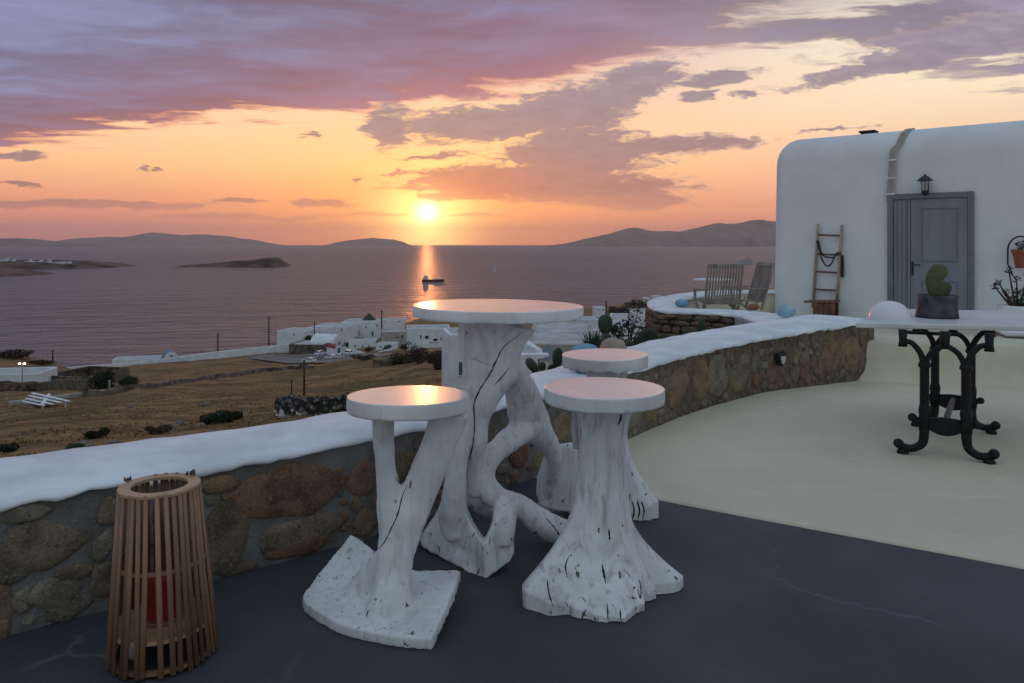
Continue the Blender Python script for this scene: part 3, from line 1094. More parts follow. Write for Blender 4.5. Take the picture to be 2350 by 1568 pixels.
while z > -.55:
    hh = rnd.uniform(.045, .115)
    x = rnd.uniform(0, .1)
    while x < fl[-1] - .1:
        ww = rnd.uniform(.09, .30)
        xc = x + ww / 2
        i = min(max(bisect.bisect_right(fl, xc) - 1, 0), len(face) - 2)
        f = (xc - fl[i]) / (fl[i + 1] - fl[i])
        c_ = face[i][0].lerp(face[i + 1][0], f)
        oo = face[i][1]
        dd = Vector((oo.y, -oo.x, 0))
        stone_piece('stone', c_ + oo * .035 + Vector((0, 0, z - hh / 2 + rnd.uniform(-.012, .012))), dd, Vector((0, 0, 1)), oo, ww * 1.04, hh * rnd.uniform(.9, 1.1), M_drystone, yard,
                    rnd.randint(0, 99999), rnd.uniform(.012, .045), rnd.uniform(-.14, .14))
        x += ww
    z -= hh
s = MB()
g0, g1 = near_f[3].copy(), near_f[4].copy()
dd = (g1 - g0)
dd.z = 0
L_ = dd.length
dd.normalize()
oo = Vector((dd.y, -dd.x, 0))
s.box((g0 + dd * L_ / 2 + oo * .03 - Vector((0, 0, 1.02))), (L_, .05, 1.98), rz=math.atan2(dd.y, dd.x))
s.build('plaster_patch', M_plastergrey, yard)

# ---------------------------------------------------------------- the white house
HD = Vector((0.772, -0.636, 0))                 # along the facade, to the right
HN = Vector((-0.636, -0.772, 0))                # towards the viewer
H0 = Vector((4.62, 13.60, 0))                   # left end of the facade
house = empty('white_house', H0.to_tuple(), 'whitewashed flat roofed house with rounded corners and grey door', 'house')
TOP = 3.17
rows = []
RC = .36
nseg = 7
# rounded box: plan with rounded near corner, top edge rounded off
def house_outline(inset):
    pts = []
    r_ = max(.02, .22 - inset * .4)
    Wd, Dp = 6.5, 6.0
    for (sx, sy, a0) in ((Wd, 0, -90), (Wd, Dp, 0), (0, Dp, 90), (0, 0, 180)):
        for k in range(6):
            th = R(a0 + 90 * k / 5)
            cx0 = (sx - r_ - inset) if sx else (r_ + inset)
            cy0 = (sy - r_ - inset) if sy else (r_ + inset)
            pts.append((cx0 + r_ * math.cos(th), cy0 + r_ * math.sin(th)))
    return pts
lay = [(0.0, -.8), (0.0, .0), (0.004, .5), (.012, 1.2), (.02, 2.0), (.03, 2.7)] + [(.03 + RC - RC * math.cos(R(90 * k / nseg)), 2.7 + (TOP - 2.7) * math.sin(R(90 * k / nseg))) for k in range(1, nseg + 1)] + [(.75, TOP - .03), (1.2, TOP - .04)]
for ins, z in lay:
    rows.append([H0 + HD * a - HN * b2 + Vector((0, 0, z)) for a, b2 in house_outline(ins)])
s = MB()
s.grid(rows, close=True)
s.f.append(tuple((len(lay) - 1) * 24 + k for k in range(24)))
hw = s.build('wall', M_white, house, smooth=True, fix=True)


def on_house(px, py, proud=0.0):
    """photo pixel -> point on the facade"""
    dr = Vector(((px - CX) / F, 1, -(py - HY) / F))
    c0 = H0 + HN * proud
    tt = (c0.x * HN.x + c0.y * HN.y) / (dr.x * HN.x + dr.y * HN.y)
    return Vector((dr.x * tt, dr.y * tt, EYE + dr.z * tt))


def hx(px):
    return (on_house(px, 600) - H0).dot(HD)


HRZ = math.atan2(HD.y, HD.x)
def hbox(q, x0, x1, z0, z1, p0, p1):
    """box on the facade: along x0..x1, height z0..z1, from p0 to p1 proud of the wall"""
    c_ = H0 + HD * (x0 + x1) / 2 + HN * (p0 + p1) / 2 + Vector((0, 0, (z0 + z1) / 2))
    q.box(c_, (x1 - x0, abs(p1 - p0), z1 - z0), rz=HRZ)
    return q


M_door = mat('grey_door_paint', (0.215, 0.235, 0.27), 0.55, 0.06, 5, bump=.0015, bscale=60, stretch=(1, 1, .2))
M_doord = mat('grey_frame_paint', (0.165, 0.18, 0.205), 0.55, 0.06, 5, bump=.0015, bscale=60)
M_iron = mat('black_iron', (0.009, 0.009, 0.010), 0.55, 0.25, 30, bump=.003, bscale=90, spec=.3)
M_blackmetal = mat('black_metal', (0.015, 0.015, 0.017), 0.5, 0.2, 20)
M_pipe = mat('cable_cover', (0.42, 0.38, 0.34), 0.6, 0.08, 9)
x0, x1 = hx(2038), hx(2236)
zt = 2.10
door = hbox(MB(), x0 + .085, x1 - .08, -.02, zt - .085, .006, .02).build('door', M_door, house)
for a, b2, z0, z1 in ((x0, x0 + .085, -.05, zt), (x1 - .08, x1, -.05, zt), (x0 + .085, x1 - .08, zt - .085, zt)):
    hbox(MB(), a, b2, z0, z1, .005, .06).build('door_frame', M_doord, door, bevel=.006)
xs = x0 + .30                                  # narrow fixed leaf, then the door leaf
hbox(MB(), x0 + .09, xs - .006, -.02, zt - .09, .018, .034).build('side_panel', M_doord, door, bevel=.004)
for k in range(3):
    hbox(MB(), x0 + .10 + k * .065, x0 + .135 + k * .065, 0, zt - .1, .03, .042).build('moulding', M_door, door, bevel=.004)
hbox(MB(), xs, xs + .035, -.02, zt - .09, .018, .055).build('stile', M_door, door, bevel=.005)
hbox(MB(), xs + .04, x1 - .085, -.02, zt - .09, .018, .036).build('door_leaf', M_door, door, bevel=.004)
la, lb = xs + .04, x1 - .085
for z0, z1 in ((1.02, 1.86), (.14, .72)):
    for (a, b2, c0, c1) in ((la + .15, lb - .13, z1 - .018, z1), (la + .15, lb - .13, z0, z0 + .018), (la + .15, la + .168, z0 + .018, z1 - .018), (lb - .148, lb - .13, z0 + .018, z1 - .018)):
        hbox(MB(), a, b2, c0, c1, .035, .047).build('panel_moulding', M_doord, door, bevel=.003)
s = MB()
hbox(s, la + .012, la + .04, .80, 1.02, .035, .046)
pz = H0 + HD * (la + .026) + Vector((0, 0, .97))
s.tube([pz + HN * .04, pz + HN * .09, pz + HN * .09 + HD * .12], .009, 8)
s.build('door_handle', M_blackmetal, door)
# lamp over the door
lp = on_house(2127, 425)
lamp = empty('wall_lantern', lp.to_tuple(), 'black glass sided coach lantern on the white wall above the grey door', 'lantern')
c_ = lp + HN * .13
M_lampglass = bpy.data.materials.new('lantern_glass')
M_lampglass.use_nodes = True
q = NT(M_lampglass.node_tree)
pb_ = q.n['Principled BSDF']
q.put(pb_.inputs['Base Color'], q.mix(q.noise(q.node('ShaderNodeTexCoord').outputs['Object'], 9, 3), (.55, .58, .60), (.42, .44, .46)))
pb_.inputs['Roughness'].default_value = .12
pb_.inputs['Alpha'].default_value = .55
MB().lathe(c_, [(.045, -.10), (.065, .06), (.0, .06)], 6).build('glass', M_lampglass, lamp)
MB().lathe(c_, [(.115, .058), (.112, .068), (.05, .125), (.02, .135), (.018, .16), (.0, .165)], 16).build('roof_cap', M_blackmetal, lamp)
MB().lathe(c_, [(.0, -.175), (.022, -.165), (.05, -.13), (.052, -.10), (.045, -.095)], 16).build('base_cup', M_blackmetal, lamp)
for k in range(6):
    th = k * math.pi / 3
    MB().tube([c_ + Vector((math.cos(th) * .047, math.sin(th) * .047, -.10)), c_ + Vector((math.cos(th) * .067, math.sin(th) * .067, .062))], .005, 6).build('bar', M_blackmetal, lamp)
s = MB()
s.tube([lp, lp + HN * .06 + Vector((0, 0, -.14)), c_ + Vector((0, 0, -.15))], .012, 8)
s.box(lp + HN * .01 + Vector((0, 0, -.05)), (.06, .02, .14), rz=HRZ)
s.build('bracket', M_blackmetal, lamp)

# conduits over the roof edge down to the door frame
cab = empty('cable_bundle', on_house(2040, 400).to_tuple(), 'bundle of pale conduits running over the roof edge down to the door', 'cable')
for k in range(4):
    o_ = k * .028
    pts = []
    for px, py, pr in ((2036, 462, .03), (2036, 440, .045), (2040, 400, .03), (2043, 350, .035), (2046, 325, .0)):
        pts.append(on_house(px, py, pr) + HD * o_)
    e0 = pts[-1]
    pts[-1] = H0 + HD * (e0 - H0).dot(HD) - HN * .02 + Vector((0, 0, 2.84)) + HN * .03
    a0 = (e0 - H0).dot(HD) + .02
    for k2 in range(2, nseg + 1):
        ins, z = lay[5 + k2]
        pts.append(H0 + HD * (a0 + k2 * .022) - HN * (ins - .022) + Vector((0, 0, z + .012)))
    pts = [Vector(q) for q in spline([p.to_tuple() for p in pts], n=4)]
    MB().tube(pts, .010 + .003 * (k % 2), 8).build('conduit', M_pipe, cab, smooth=True)
for py in (368, 410, 446):
    a = on_house(2035 + (462 - py) * .06, py, .045)
    MB().box(a + HD * .045, (.14, .045, .022), rz=HRZ).build('clip', M_cap, cab)
vent = empty('roof_vent', (H0 + HD * 1.45 - HN * .8 + Vector((0, 0, TOP - .04))).to_tuple(), 'small dark metal vent box on the white house roof', 'vent')
c_ = H0 + HD * 1.42 - HN * .8
MB().box(c_ + Vector((0, 0, TOP + .01)), (.22, .2, .12), rz=HRZ).build('vent_body', M_blackmetal, vent, bevel=.01)
MB().box(c_ + Vector((0, 0, TOP + .085)), (.27, .25, .03), rz=HRZ).build('vent_lid', M_blackmetal, vent, bevel=.006)

# ---------------------------------------------------------------- driftwood bar set
M_drift = paint_wood('painted_driftwood', 0.42, 1.0)
M_drift2 = paint_wood('painted_root_wood', 0.55, 2.4)
M_driftt = paint_wood('painted_smooth_driftwood', 0.5, 1.5)
M_top = paint_wood('polished_white_top', 0.05, 0.5, top=True, bump=.0006)
M_rim = paint_wood('painted_rim', 0.12, .5)
M_crack = mat('crack_dark_wood', (0.02, 0.015, 0.012), 0.9, 0.3, 30)


def blend(name, mb, m, parent, voxel=.0075, smooth=7, disp=None):
    """melt overlapping limbs into one continuous body"""
    me = mb.mesh(name)
    bm = bmesh.new()
    bm.from_mesh(me)
    bmesh.ops.recalc_face_normals(bm, faces=bm.faces)
    bm.to_mesh(me)
    bm.free()
    o = bpy.data.objects.new(name, me)
    COL.objects.link(o)
    r_ = o.modifiers.new('melt', 'REMESH')
    r_.mode = 'VOXEL'
    r_.voxel_size = voxel
    s_ = o.modifiers.new('soft', 'SMOOTH')
    s_.factor = .5
    s_.iterations = smooth
    dg = bpy.context.evaluated_depsgraph_get()
    ev = bpy.data.meshes.new_from_object(o.evaluated_get(dg))
    bpy.data.objects.remove(o)
    bpy.data.meshes.remove(me)
    ev.name = name
    nv = len(ev.vertices)
    co_ = np.empty(nv * 3, np.float32)
    no_ = np.empty(nv * 3, np.float32)
    ev.vertices.foreach_get('co', co_)
    ev.vertices.foreach_get('normal', no_)
    co_, no_ = co_.reshape(-1, 3), no_.reshape(-1, 3)
    if disp:
        dd_ = np.array([disp(Vector(c_), None) for c_ in co_.tolist()], np.float32)
        co_ += no_ * dd_[:, None]
    co_[:, 2] = np.maximum(co_[:, 2], .002)
    ev.vertices.foreach_set('co', co_.ravel())
    ev.update()
    return link(name, ev, m, parent, smooth=True)


def bvh_of(o):
    me = o.data
    return BVHTree.FromPolygons([v_.co[:] for v_ in me.vertices], [tuple(p.vertices) for p in me.polygons])


def crack(o, path, width, parent, name='crack'):
    """dark split: a thin sliver laid on the surface where the pixels of the photograph hit it"""
    tree = bvh_of(o)
    eye = Vector((0, 0, EYE))
    pts = []
    for (px, py) in [tuple(q) for q in spline(path, n=6)]:
        dr = Vector(((px - CX) / F, 1, -(py - HY) / F)).normalized()
        hit = tree.ray_cast(eye, dr, 20)
        if hit[0] is not None:
            if pts and (hit[0] - pts[-1][0]).length > .12:
                break
            pts.append((hit[0], hit[1]))
    if len(pts) < 3:
        return
    q = MB()
    k = len(pts)
    rad = [width * (0.15 + math.sin(math.pi * (i + .5) / k) ** .6) * (.55 + .5 * random.random()) for i in range(k)]
    q.tube([p + n_ * (-.0005) for p, n_ in pts], rad, 6, flat=[.0016] * k, side=(1, 0, 0))
    q.build(name, M_crack, parent, smooth=True)


def seat(parent, px, py, d, r_, th, name, wobx=0.0, tilt=(0, 0), seed=0, notch=False, m_top=None):
    """thick round slab with a softly rounded rim; returns centre"""
    c_ = P(px, py, d)
    rr = lambda a: r_ * (1 + .012 * math.sin(2 * a + seed) + .010 * math.sin(3 * a + 2 * seed) + wobx * max(0, math.cos(a)) ** 6)
    M = Matrix.Translation(c_) @ Matrix.Rotation(tilt[0], 4, 'X') @ Matrix.Rotation(tilt[1], 4, 'Y')
    n_ = 72
    def ring(sc_, z, jit=0):
        return [M @ Vector((math.cos(2 * math.pi * j / n_) * rr(2 * math.pi * j / n_) * sc_, math.sin(2 * math.pi * j / n_) * rr(2 * math.pi * j / n_) * sc_,
                            z + jit * fbm((j * .35, seed, z), 1, 3))) for j in range(n_)]
    q = MB()
    q.grid([ring(1.0, -.005), ring(.9985, -.0018), ring(.994, 0.0), ring(.985, 0.0), ring(.97, 0.0), ring(.6, 0.0), ring(.2, 0.0), ring(.001, 0)], close=True)
    top = q.build(name, m_top or M_top, parent, smooth=True)
    q = MB()
    jb = .012 if notch else .002
    q.grid([ring(1.0, -.0051), ring(1.001, -.009), ring(1.002, -.016), ring(1.002, -th * .6), ring(1.0, -th + .010, jb), ring(.998, -th + .005, jb), ring(.99, -th, jb), ring(.96, -th, jb), ring(.3, -th), ring(.001, -th)], close=True)
    q.build('rim', M_rim, top, smooth=True)
    return c_


# ---- tall table: pixel map of an enlarged view of it
def TP(cx, cy, d):
    return P(918 + cx * .4488, 673.2 + cy * .4488, d)


def limb(q, pts, depth_k=1.0, n=14, sub=6):
    """pts: (cx, cy, distance, half width in crop px[, depth factor])"""
    ctrl = []
    for p in pts:
        w3 = TP(p[0], p[1], p[2])
        hw_ = p[3] * .4488 / F * p[2] * 1.10 + .002
        hd_ = hw_ * (p[4] if len(p) > 4 else depth_k)
        ctrl.append((w3.x, w3.y, w3.z, hw_, hd_))
    sp_ = spline(ctrl, n=sub)
    q.tube([c_[:3] for c_ in sp_], [max(.004, c_[3]) for c_ in sp_], n, flat=[max(.004, c_[4]) for c_ in sp_], side=(1, 0, .001))


tb = empty('driftwood_table', G(1140, 1265).to_tuple(), 'tall white driftwood bar table with twisted root base and oval top', 'table')
q = MB()
limb(q, [(500, 128, 3.27, 182, .62), (478, 200, 3.27, 166, .58), (465, 280, 3.26, 148, .55), (462, 360, 3.25, 128, .55), (466, 440, 3.25, 112, .55), (480, 510, 3.25, 80, .6)])
limb(q, [(420, 360, 3.22, 80, .8), (375, 470, 3.2, 55, .9), (345, 590, 3.18, 52, .9), (318, 700, 3.16, 50, .9), (297, 850, 3.14, 47, .95), (279, 1000, 3.12, 52, 1), (272, 1110, 3.13, 62, .9), (270, 1190, 3.13, 60, .7), (285, 1260, 3.11, 40, .6)])
limb(q, [(560, 380, 3.22, 70, .8), (480, 470, 3.2, 62, .85), (436, 560, 3.18, 54, .9), (416, 650, 3.18, 34, 1.1), (408, 760, 3.18, 33, 1.1), (388, 850, 3.2, 37, 1.1), (378, 940, 3.22, 42, 1.1), (400, 1010, 3.24, 55, 1.0)])
limb(q, [(540, 330, 3.28, 60, .8), (590, 430, 3.32, 66, .8), (625, 520, 3.36, 78, .75), (650, 610, 3.4, 88, .7), (690, 690, 3.44, 80, .7), (752, 760, 3.5, 52, .9), (788, 850, 3.56, 36, 1.1), (775, 950, 3.62, 34, 1.1), (752, 1040, 3.66, 34, 1.1), (738, 1130, 3.7, 38, 1.1)])
limb(q, [(680, 650, 3.42, 70, .8), (600, 720, 3.36, 58, .9), (520, 780, 3.3, 50, 1), (455, 850, 3.26, 50, 1), (432, 930, 3.24, 48, 1.1), (450, 1000, 3.22, 52, 1.1), (520, 1058, 3.2, 50, 1.1), (600, 1085, 3.2, 50, 1.1), (690, 1150, 3.22, 58, 1.1), (770, 1200, 3.26, 62, 1), (835, 1215, 3.3, 56, .9)])
limb(q, [(520, 1050, 3.18, 45, 1), (532, 1130, 3.12, 54, 1), (528, 1210, 3.07, 52, 1), (522, 1290, 3.05, 40, .9)])
limb(q, [(420, 980, 3.26, 60, 1), (400, 1050, 3.28, 56, 1), (450, 1110, 3.3, 34, 1), (500, 1130, 3.3, 20, 1)])
wedge = [(205, 1080), (180, 1145), (103, 1262), (112, 1302), (300, 1408), (422, 1472), (442, 1470), (560, 1375), (580, 1330), (586, 1180), (590, 1080), (486, 1080), (468, 1190), (430, 1290), (372, 1200), (338, 1130), (332, 1060)]
q.extrude([TP(a, b2, 2.945 + .00085 * abs(425 - a) * (1 if a < 425 else .7) + .00030 * max(0, 1400 - b2)) for a, b2 in wedge], (.0, .075, .0))
disp_t = lambda c_, n_: .004 * fbm(c_, 7, 3) + .0022 * fbm((c_.x * 40, c_.y * 40, c_.z * 5), 1, 3)
body = blend('driftwood_base', q, M_driftt, tb, .007, 4, disp_t)
seat(tb, 1140, 700, 3.3, .360, .046, 'table_top', wobx=.02, tilt=(0, .012), seed=1)
toV = lambda l: [(918 + a * .4488, 673.2 + b2 * .4488) for a, b2 in l]
crack(body, toV([(668, 160), (600, 220), (530, 275), (490, 350), (455, 420), (405, 500), (378, 570), (380, 660), (372, 780), (345, 880), (338, 960)]), .0042, tb)
crack(body, toV([(560, 380), (520, 430), (480, 470)]), .003, tb)
crack(body, toV([(745, 1150), (790, 1200), (825, 1250)]), .004, tb)

# ---- stool with forked posts on a curved shell of wood
def SP(cx, cy, d):
    return P(642.6 + cx * .4488, 826.2 + cy * .4488, d)


st1 = empty('driftwood_stool', G(900, 1420).to_tuple(), 'white driftwood bar stool with forked posts on a curved shell base', 'stool')
q = MB()
def limb1(pts, depth_k=.8):
    ctrl = []
    for p in pts:
        w3 = SP(p[0], p[1], p[2])
        hw_ = p[3] * .4488 / F * p[2] * 1.06 + .001
        ctrl.append((w3.x, w3.y, w3.z, hw_, hw_ * (p[4] if len(p) > 4 else depth_k)))
    sp_ = spline(ctrl, n=6)
    q.tube([c_[:3] for c_ in sp_], [c_[3] for c_ in sp_], 14, flat=[c_[4] for c_ in sp_], side=(1, 0, .001))
limb1([(526, 270, 2.66, 57), (527, 350, 2.66, 54), (531, 450, 2.66, 52), (540, 560, 2.66, 50), (556, 660, 2.66, 58), (572, 780, 2.66, 68), (585, 880, 2.66, 72), (590, 960, 2.66, 70)], .75)
limb1([(872, 262, 2.70, 90), (850, 330, 2.70, 88), (806, 450, 2.69, 84), (752, 580, 2.68, 86), (700, 700, 2.67, 88), (650, 800, 2.66, 98), (612, 900, 2.66, 96), (592, 1000, 2.65, 88), (582, 1090, 2.64, 86), (574, 1180, 2.62, 96, .7), (566, 1260, 2.59, 118, .5), (560, 1340, 2.56, 130, .35)], .62)
limb1([(560, 1000, 2.68, 60), (500, 1080, 2.70, 70, .6), (440, 1170, 2.70, 85, .4), (400, 1250, 2.68, 85, .3)], .6)
# shell: rows from the front edge (on the floor) to the raised back edge
fr = [SP(112, 1250, 2.74), SP(150, 1320, 2.66), SP(300, 1402, 2.545), SP(500, 1462, 2.475), SP(640, 1486, 2.45), SP(775, 1497, 2.435)]
for p in fr:
    p.z = max(.004, p.z * .0 + .004)
bk = [SP(362, 930, 2.98), SP(415, 962, 2.93), SP(470, 1000, 2.88), SP(560, 1080, 2.82), SP(690, 1118, 2.80), SP(922, 1122, 2.78)]
md = [SP(205, 1125, 2.86), SP(290, 1170, 2.80), SP(400, 1215, 2.72), SP(540, 1250, 2.66), SP(690, 1250, 2.64), SP(868, 1270, 2.60)]
U_ = 26
rows = []
sf, sm_, sb = [spline([p.to_tuple() for p in l], n=5) for l in (fr, md, bk)]
for f in np.linspace(0, 1, 15):
    row = []
    for a, m_, b2 in zip(sf, sm_, sb):
        w0, w1, w2 = (1 - f) * (1 - 2 * f), 4 * f * (1 - f), f * (2 * f - 1)
        row.append(Vector(a * w0 + m_ * w1 + b2 * w2))
    rows.append(row)
k = len(rows[0])
up_rows = [[p + Vector((0, 0, .034)) for p in r_] for r_ in rows]
dn_rows = [[Vector((p.x, p.y, p.z - .012)) for p in r_] for r_ in rows]
vs = [p for r_ in up_rows for p in r_] + [p for r_ in dn_rows for p in r_]
o_ = len(rows) * k
fs = []
for i in range(len(rows) - 1):
    for j in range(k - 1):
        a = i * k + j
        fs += [(a, a + 1, a + k + 1, a + k), (o_ + a, o_ + a + k, o_ + a + k + 1, o_ + a + 1)]
for j in range(k - 1):
    l = (len(rows) - 1) * k
    fs += [(j, o_ + j, o_ + j + 1, j + 1), (l + j, l + j + 1, o_ + l + j + 1, o_ + l + j)]
for i in range(len(rows) - 1):
    a = i * k
    b2 = i * k + k - 1
    fs += [(a, a + k, o_ + a + k, o_ + a), (b2, o_ + b2, o_ + b2 + k, b2 + k)]
q.add(vs, fs)
body = blend('driftwood_base', q, M_drift, st1, .007, 4, lambda c_, n_: .003 * fbm(c_, 8, 3) + .0018 * fbm((c_.x * 40, c_.y * 40, c_.z * 6), 1, 3))
seat(st1, 938, 906, 2.67, .209, .052, 'seat', tilt=(-.028, 0), seed=2)
toS = lambda l: [(642.6 + a * .4488, 826.2 + b2 * .4488) for a, b2 in l]
crack(body, toS([(650, 640), (625, 700), (605, 780), (570, 860), (535, 930), (505, 965)]), .003, st1)
crack(body, toS([(590, 600), (605, 625), (628, 640)]), .003, st1)

# ---- stools on a flared root: turned out of rings r(angle, height)
def root_stool(root, c_, H, trunk, foot, flare_z, m, furrow, seed, lean=(0, 0), bulge=None):
    """foot: list of (angle deg, radius, height of that toe)"""
    n_, k_ = 132, 84
    fa = sorted([(a % 360, r_, h_) for a, r_, h_ in foot])
    ang = [a for a, _, _ in fa]
    ang = [ang[-1] - 360] + ang + [ang[0] + 360]
    rad = [fa[-1][1]] + [r_ for _, r_, _ in fa] + [fa[0][1]]
    hgt = [fa[-1][2]] + [h_ for _, _, h_ in fa] + [fa[0][2]]
    def smooth_interp(x, xs_, ys_):
        for i in range(len(xs_) - 1):
            if x <= xs_[i + 1]:
                f = (x - xs_[i]) / (xs_[i + 1] - xs_[i])
                f = f * f * (3 - 2 * f)
                return ys_[i] * (1 - f) + ys_[i + 1] * f
        return ys_[-1]
    rows = []
    for i in range(k_):
        t_ = i / (k_ - 1)
        z = H * (t_ ** 1.5)
        row = []
        for j in range(n_):
            a = 360 * j / n_
            th = R(a)
            r0 = smooth_interp(a, ang, rad)
            h0 = smooth_interp(a, ang, hgt)
            rt = trunk(z, th)
            g = 1.0 if z < h0 * .55 else max(0.0, 1 - (z - h0 * .55) / (flare_z + h0)) ** 1.9
            r_ = rt + (max(r0, rt) - rt) * g
            fz = noise.noise(Vector((math.cos(th) * 4.2 + seed, math.sin(th) * 4.2, z * .9)))
            fz2 = noise.noise(Vector((math.cos(th) * 11 + seed, math.sin(th) * 11, z * 1.7)))
            gr = min(0, fz) * 2.0 + fz2 * .5
            r_ *= 1 + furrow * gr * (.35 + .65 * g)
            lx, ly = lean[0] * (z / H) ** 1.5, lean[1] * (z / H) ** 1.5
            edge_ = .012 * max(0, noise.noise(Vector((math.cos(th) * 6, math.sin(th) * 6, seed)))) if i == 0 else 0
            row.append((c_.x + lx + math.cos(th) * r_, c_.y + ly + math.sin(th) * r_, z + edge_ + .002))
        rows.append(row)
    q_ = MB()
    q_.grid(rows, close=True)
    q_.f.append(tuple(range(n_ - 1, -1, -1)))
    q_.f.append(tuple((k_ - 1) * n_ + j for j in range(n_)))
    return q_.build('driftwood_base', m, root, smooth=True, fix=True)


c2 = G(1378, 1347)
st2 = empty('driftwood_stool', c2.to_tuple(), 'white driftwood bar stool on a single flared root trunk with cracked foot', 'stool')
def trunk2(z, th):
    r_ = float(np.interp(z, [0, .2, .32, .45, .56, .63, .70, .76], [.135, .108, .097, .086, .083, .088, .104, .128]))
    return r_ * (1 + .08 * math.cos(2 * th)) * (1 + .14 * max(0, math.cos(th - .2)) * (max(0, z - .55) / .2))
foot2 = [(0, .315, .06), (-22, .235, .07), (-42, .20, .05), (-60, .235, .05), (-84, .285, .03), (-100, .272, .04), (-118, .275, .06), (-138, .315, .09), (-152, .335, .115), (-172, .26, .10), (160, .17, .08), (120, .15, .05), (60, .15, .05), (25, .20, .05)]
body = root_stool(st2, c2, .712, trunk2, foot2, .20, M_drift2, .10, 3, lean=(.012, .0))
seat(st2, 1385, 889, 2.905, .229, .052, 'seat', tilt=(-.004, .0), seed=4)
q = MB()
q.tube([P(1322, 1030, 2.93), P(1318, 990, 2.95), P(1320, 955, 2.95), P(1326, 935, 2.95)], [.012, .011, .013, .016], 8, flat=.02, side=(1, 0, 0))
q.build('splinter', M_drift2, st2, smooth=True)
for pth, wd_ in (([(1426, 945), (1424, 960), (1418, 975)], .006), ([(1256, 1332), (1260, 1360), (1268, 1390)], .004), ([(1393, 1385), (1394, 1405), (1395, 1422)], .0035), ([(1423, 1398), (1424, 1410), (1424, 1424)], .003),
              ([(1306, 1275), (1298, 1300), (1302, 1325)], .003), ([(1466, 1330), (1470, 1350), (1470, 1375)], .004), ([(1382, 1295), (1386, 1320), (1390, 1340)], .0045), ([(1397, 1214), (1398, 1228), (1399, 1240)], .004)):
    crack(body, pth, wd_, st2)

c3 = G(1392, 1172)
st3 = empty('driftwood_stool', c3.to_tuple(), 'white driftwood bar stool with notched seat rim standing against the stone wall', 'stool')
def trunk3(z, th):
    r_ = float(np.interp(z, [0, .2, .4, .55, .66, .72], [.12, .10, .085, .078, .085, .10]))
    return r_ * (1 + .15 * math.cos(2 * th))
foot3 = [(-25, .25, .14), (0, .22, .10), (-60, .16, .05), (-100, .15, .05), (180, .2, .1), (90, .15, .05)]
body = root_stool(st3, c3, .705, trunk3, foot3, .16, M_drift2, .12, 8)
seat(st3, 1389, 813, 3.76, .211, .056, 'seat', tilt=(0, -.012), seed=6, notch=True)
q = MB()
pl = [(1300, 1020), (1272, 1025), (1245, 1050), (1230, 1095), (1228, 1135), (1240, 1165), (1270, 1174), (1318, 1178), (1330, 1100), (1322, 1030)]
front_ = [P(a, b2, 3.62) for a, b2 in pl]
q.extrude(front_, (.03, .05, 0))
plate = q.build('root_plate', M_driftt, st3, bevel=.012)
for px in (1450, 1462, 1472):
    crack(body, [(px, 1150), (px + 6, 1170), (px + 2, 1192)], .006, st3)

# ---------------------------------------------------------------- bamboo floor lantern
LB = G(375, 1500)
lan = empty('floor_lantern', LB.to_tuple(), 'tall tapered lantern of split bamboo sticks on the dark floor', 'lantern')
M_bamboo = mat('bamboo', (0.27, 0.145, 0.078), 0.5, 0.16, 9, bump=.001, bscale=70, var=.22, stretch=(1, 1, .15))
M_ring = mat('bamboo_ring', (0.46, 0.28, 0.16), 0.5, 0.12, 14, bump=.001, bscale=60)
LH, RT, RB = .535, .116, .160
axis = Vector((-.012, .0, LH))
NS = 38
rnd = random.Random(3)
for k in range(NS):
    if k == 30:
        continue
    th = 2 * math.pi * (k + rnd.uniform(-.16, .16)) / NS
    if k in (27, 28):                       # a wider gap where a stick has slipped
        th += .05 * (1 if k == 28 else -1)
    rb, rt = RB * rnd.uniform(.98, 1.01), RT
    lo = LB + Vector((math.cos(th) * rb, math.sin(th) * rb, rnd.uniform(-.0, .012) + .003))
    sw = rnd.uniform(-.05, .05)
    hi = LB + axis + Vector((math.cos(th + sw) * rt, math.sin(th + sw) * rt, rnd.uniform(-.012, .004)))
    mid = lo.lerp(hi, .5) + Vector((rnd.uniform(-.003, .003), rnd.uniform(-.003, .003), 0))
    MB().tube([lo, mid, hi], [.0084, .0086, .0072], 8, flat=[.0054, .0056, .005], side=(math.sin(th), -math.cos(th), 0)).build('stick', M_bamboo, lan, smooth=True)
def ringm(z, ri, ro, h_):
    c_ = LB + axis * (z / LH)
    q_ = MB()
    n_ = 40
    rr = [(ri, 0), (ro, 0), (ro, h_), (ri, h_)]
    rows_ = [[c_ + Vector((math.cos(2 * math.pi * j / n_) * a, math.sin(2 * math.pi * j / n_) * a, b_)) for j in range(n_)] for a, b_ in rr + rr[:1]]
    q_.grid(rows_, close=True)
    return q_
ringm(LH - .008, .084, .121, .010).build('top_ring', M_ring, lan, smooth=False, bevel=.002)
ringm(.30, .126, .137, .010).build('middle_ring', M_bamboo, lan)
ringm(.10, .02, .150, .010).build('candle_shelf', M_ring, lan)
ringm(.012, .14, .156, .012).build('bottom_ring', M_bamboo, lan)
for th in (R(165), R(62)):
    q = MB()
    c_ = LB + axis + Vector((math.cos(th) * .112, math.sin(th) * .112, .004))
    for k in range(4):
        a = c_ + Vector((rnd.uniform(-.015, .015), rnd.uniform(-.012, .012), 0))
        q.tube([a, a + Vector((rnd.uniform(-.012, .012), rnd.uniform(-.01, .01), .012)), a + Vector((rnd.uniform(-.02, .02), 0, .0))], .003, 6)
    q.build('rope_knot', mat('twine', (.16, .085, .05), .9, .2, 30), lan, smooth=True)
M_smoke = bpy.data.materials.new('smoked_glass')
M_smoke.use_nodes = True
q = NT(M_smoke.node_tree)
pb_ = q.n['Principled BSDF']
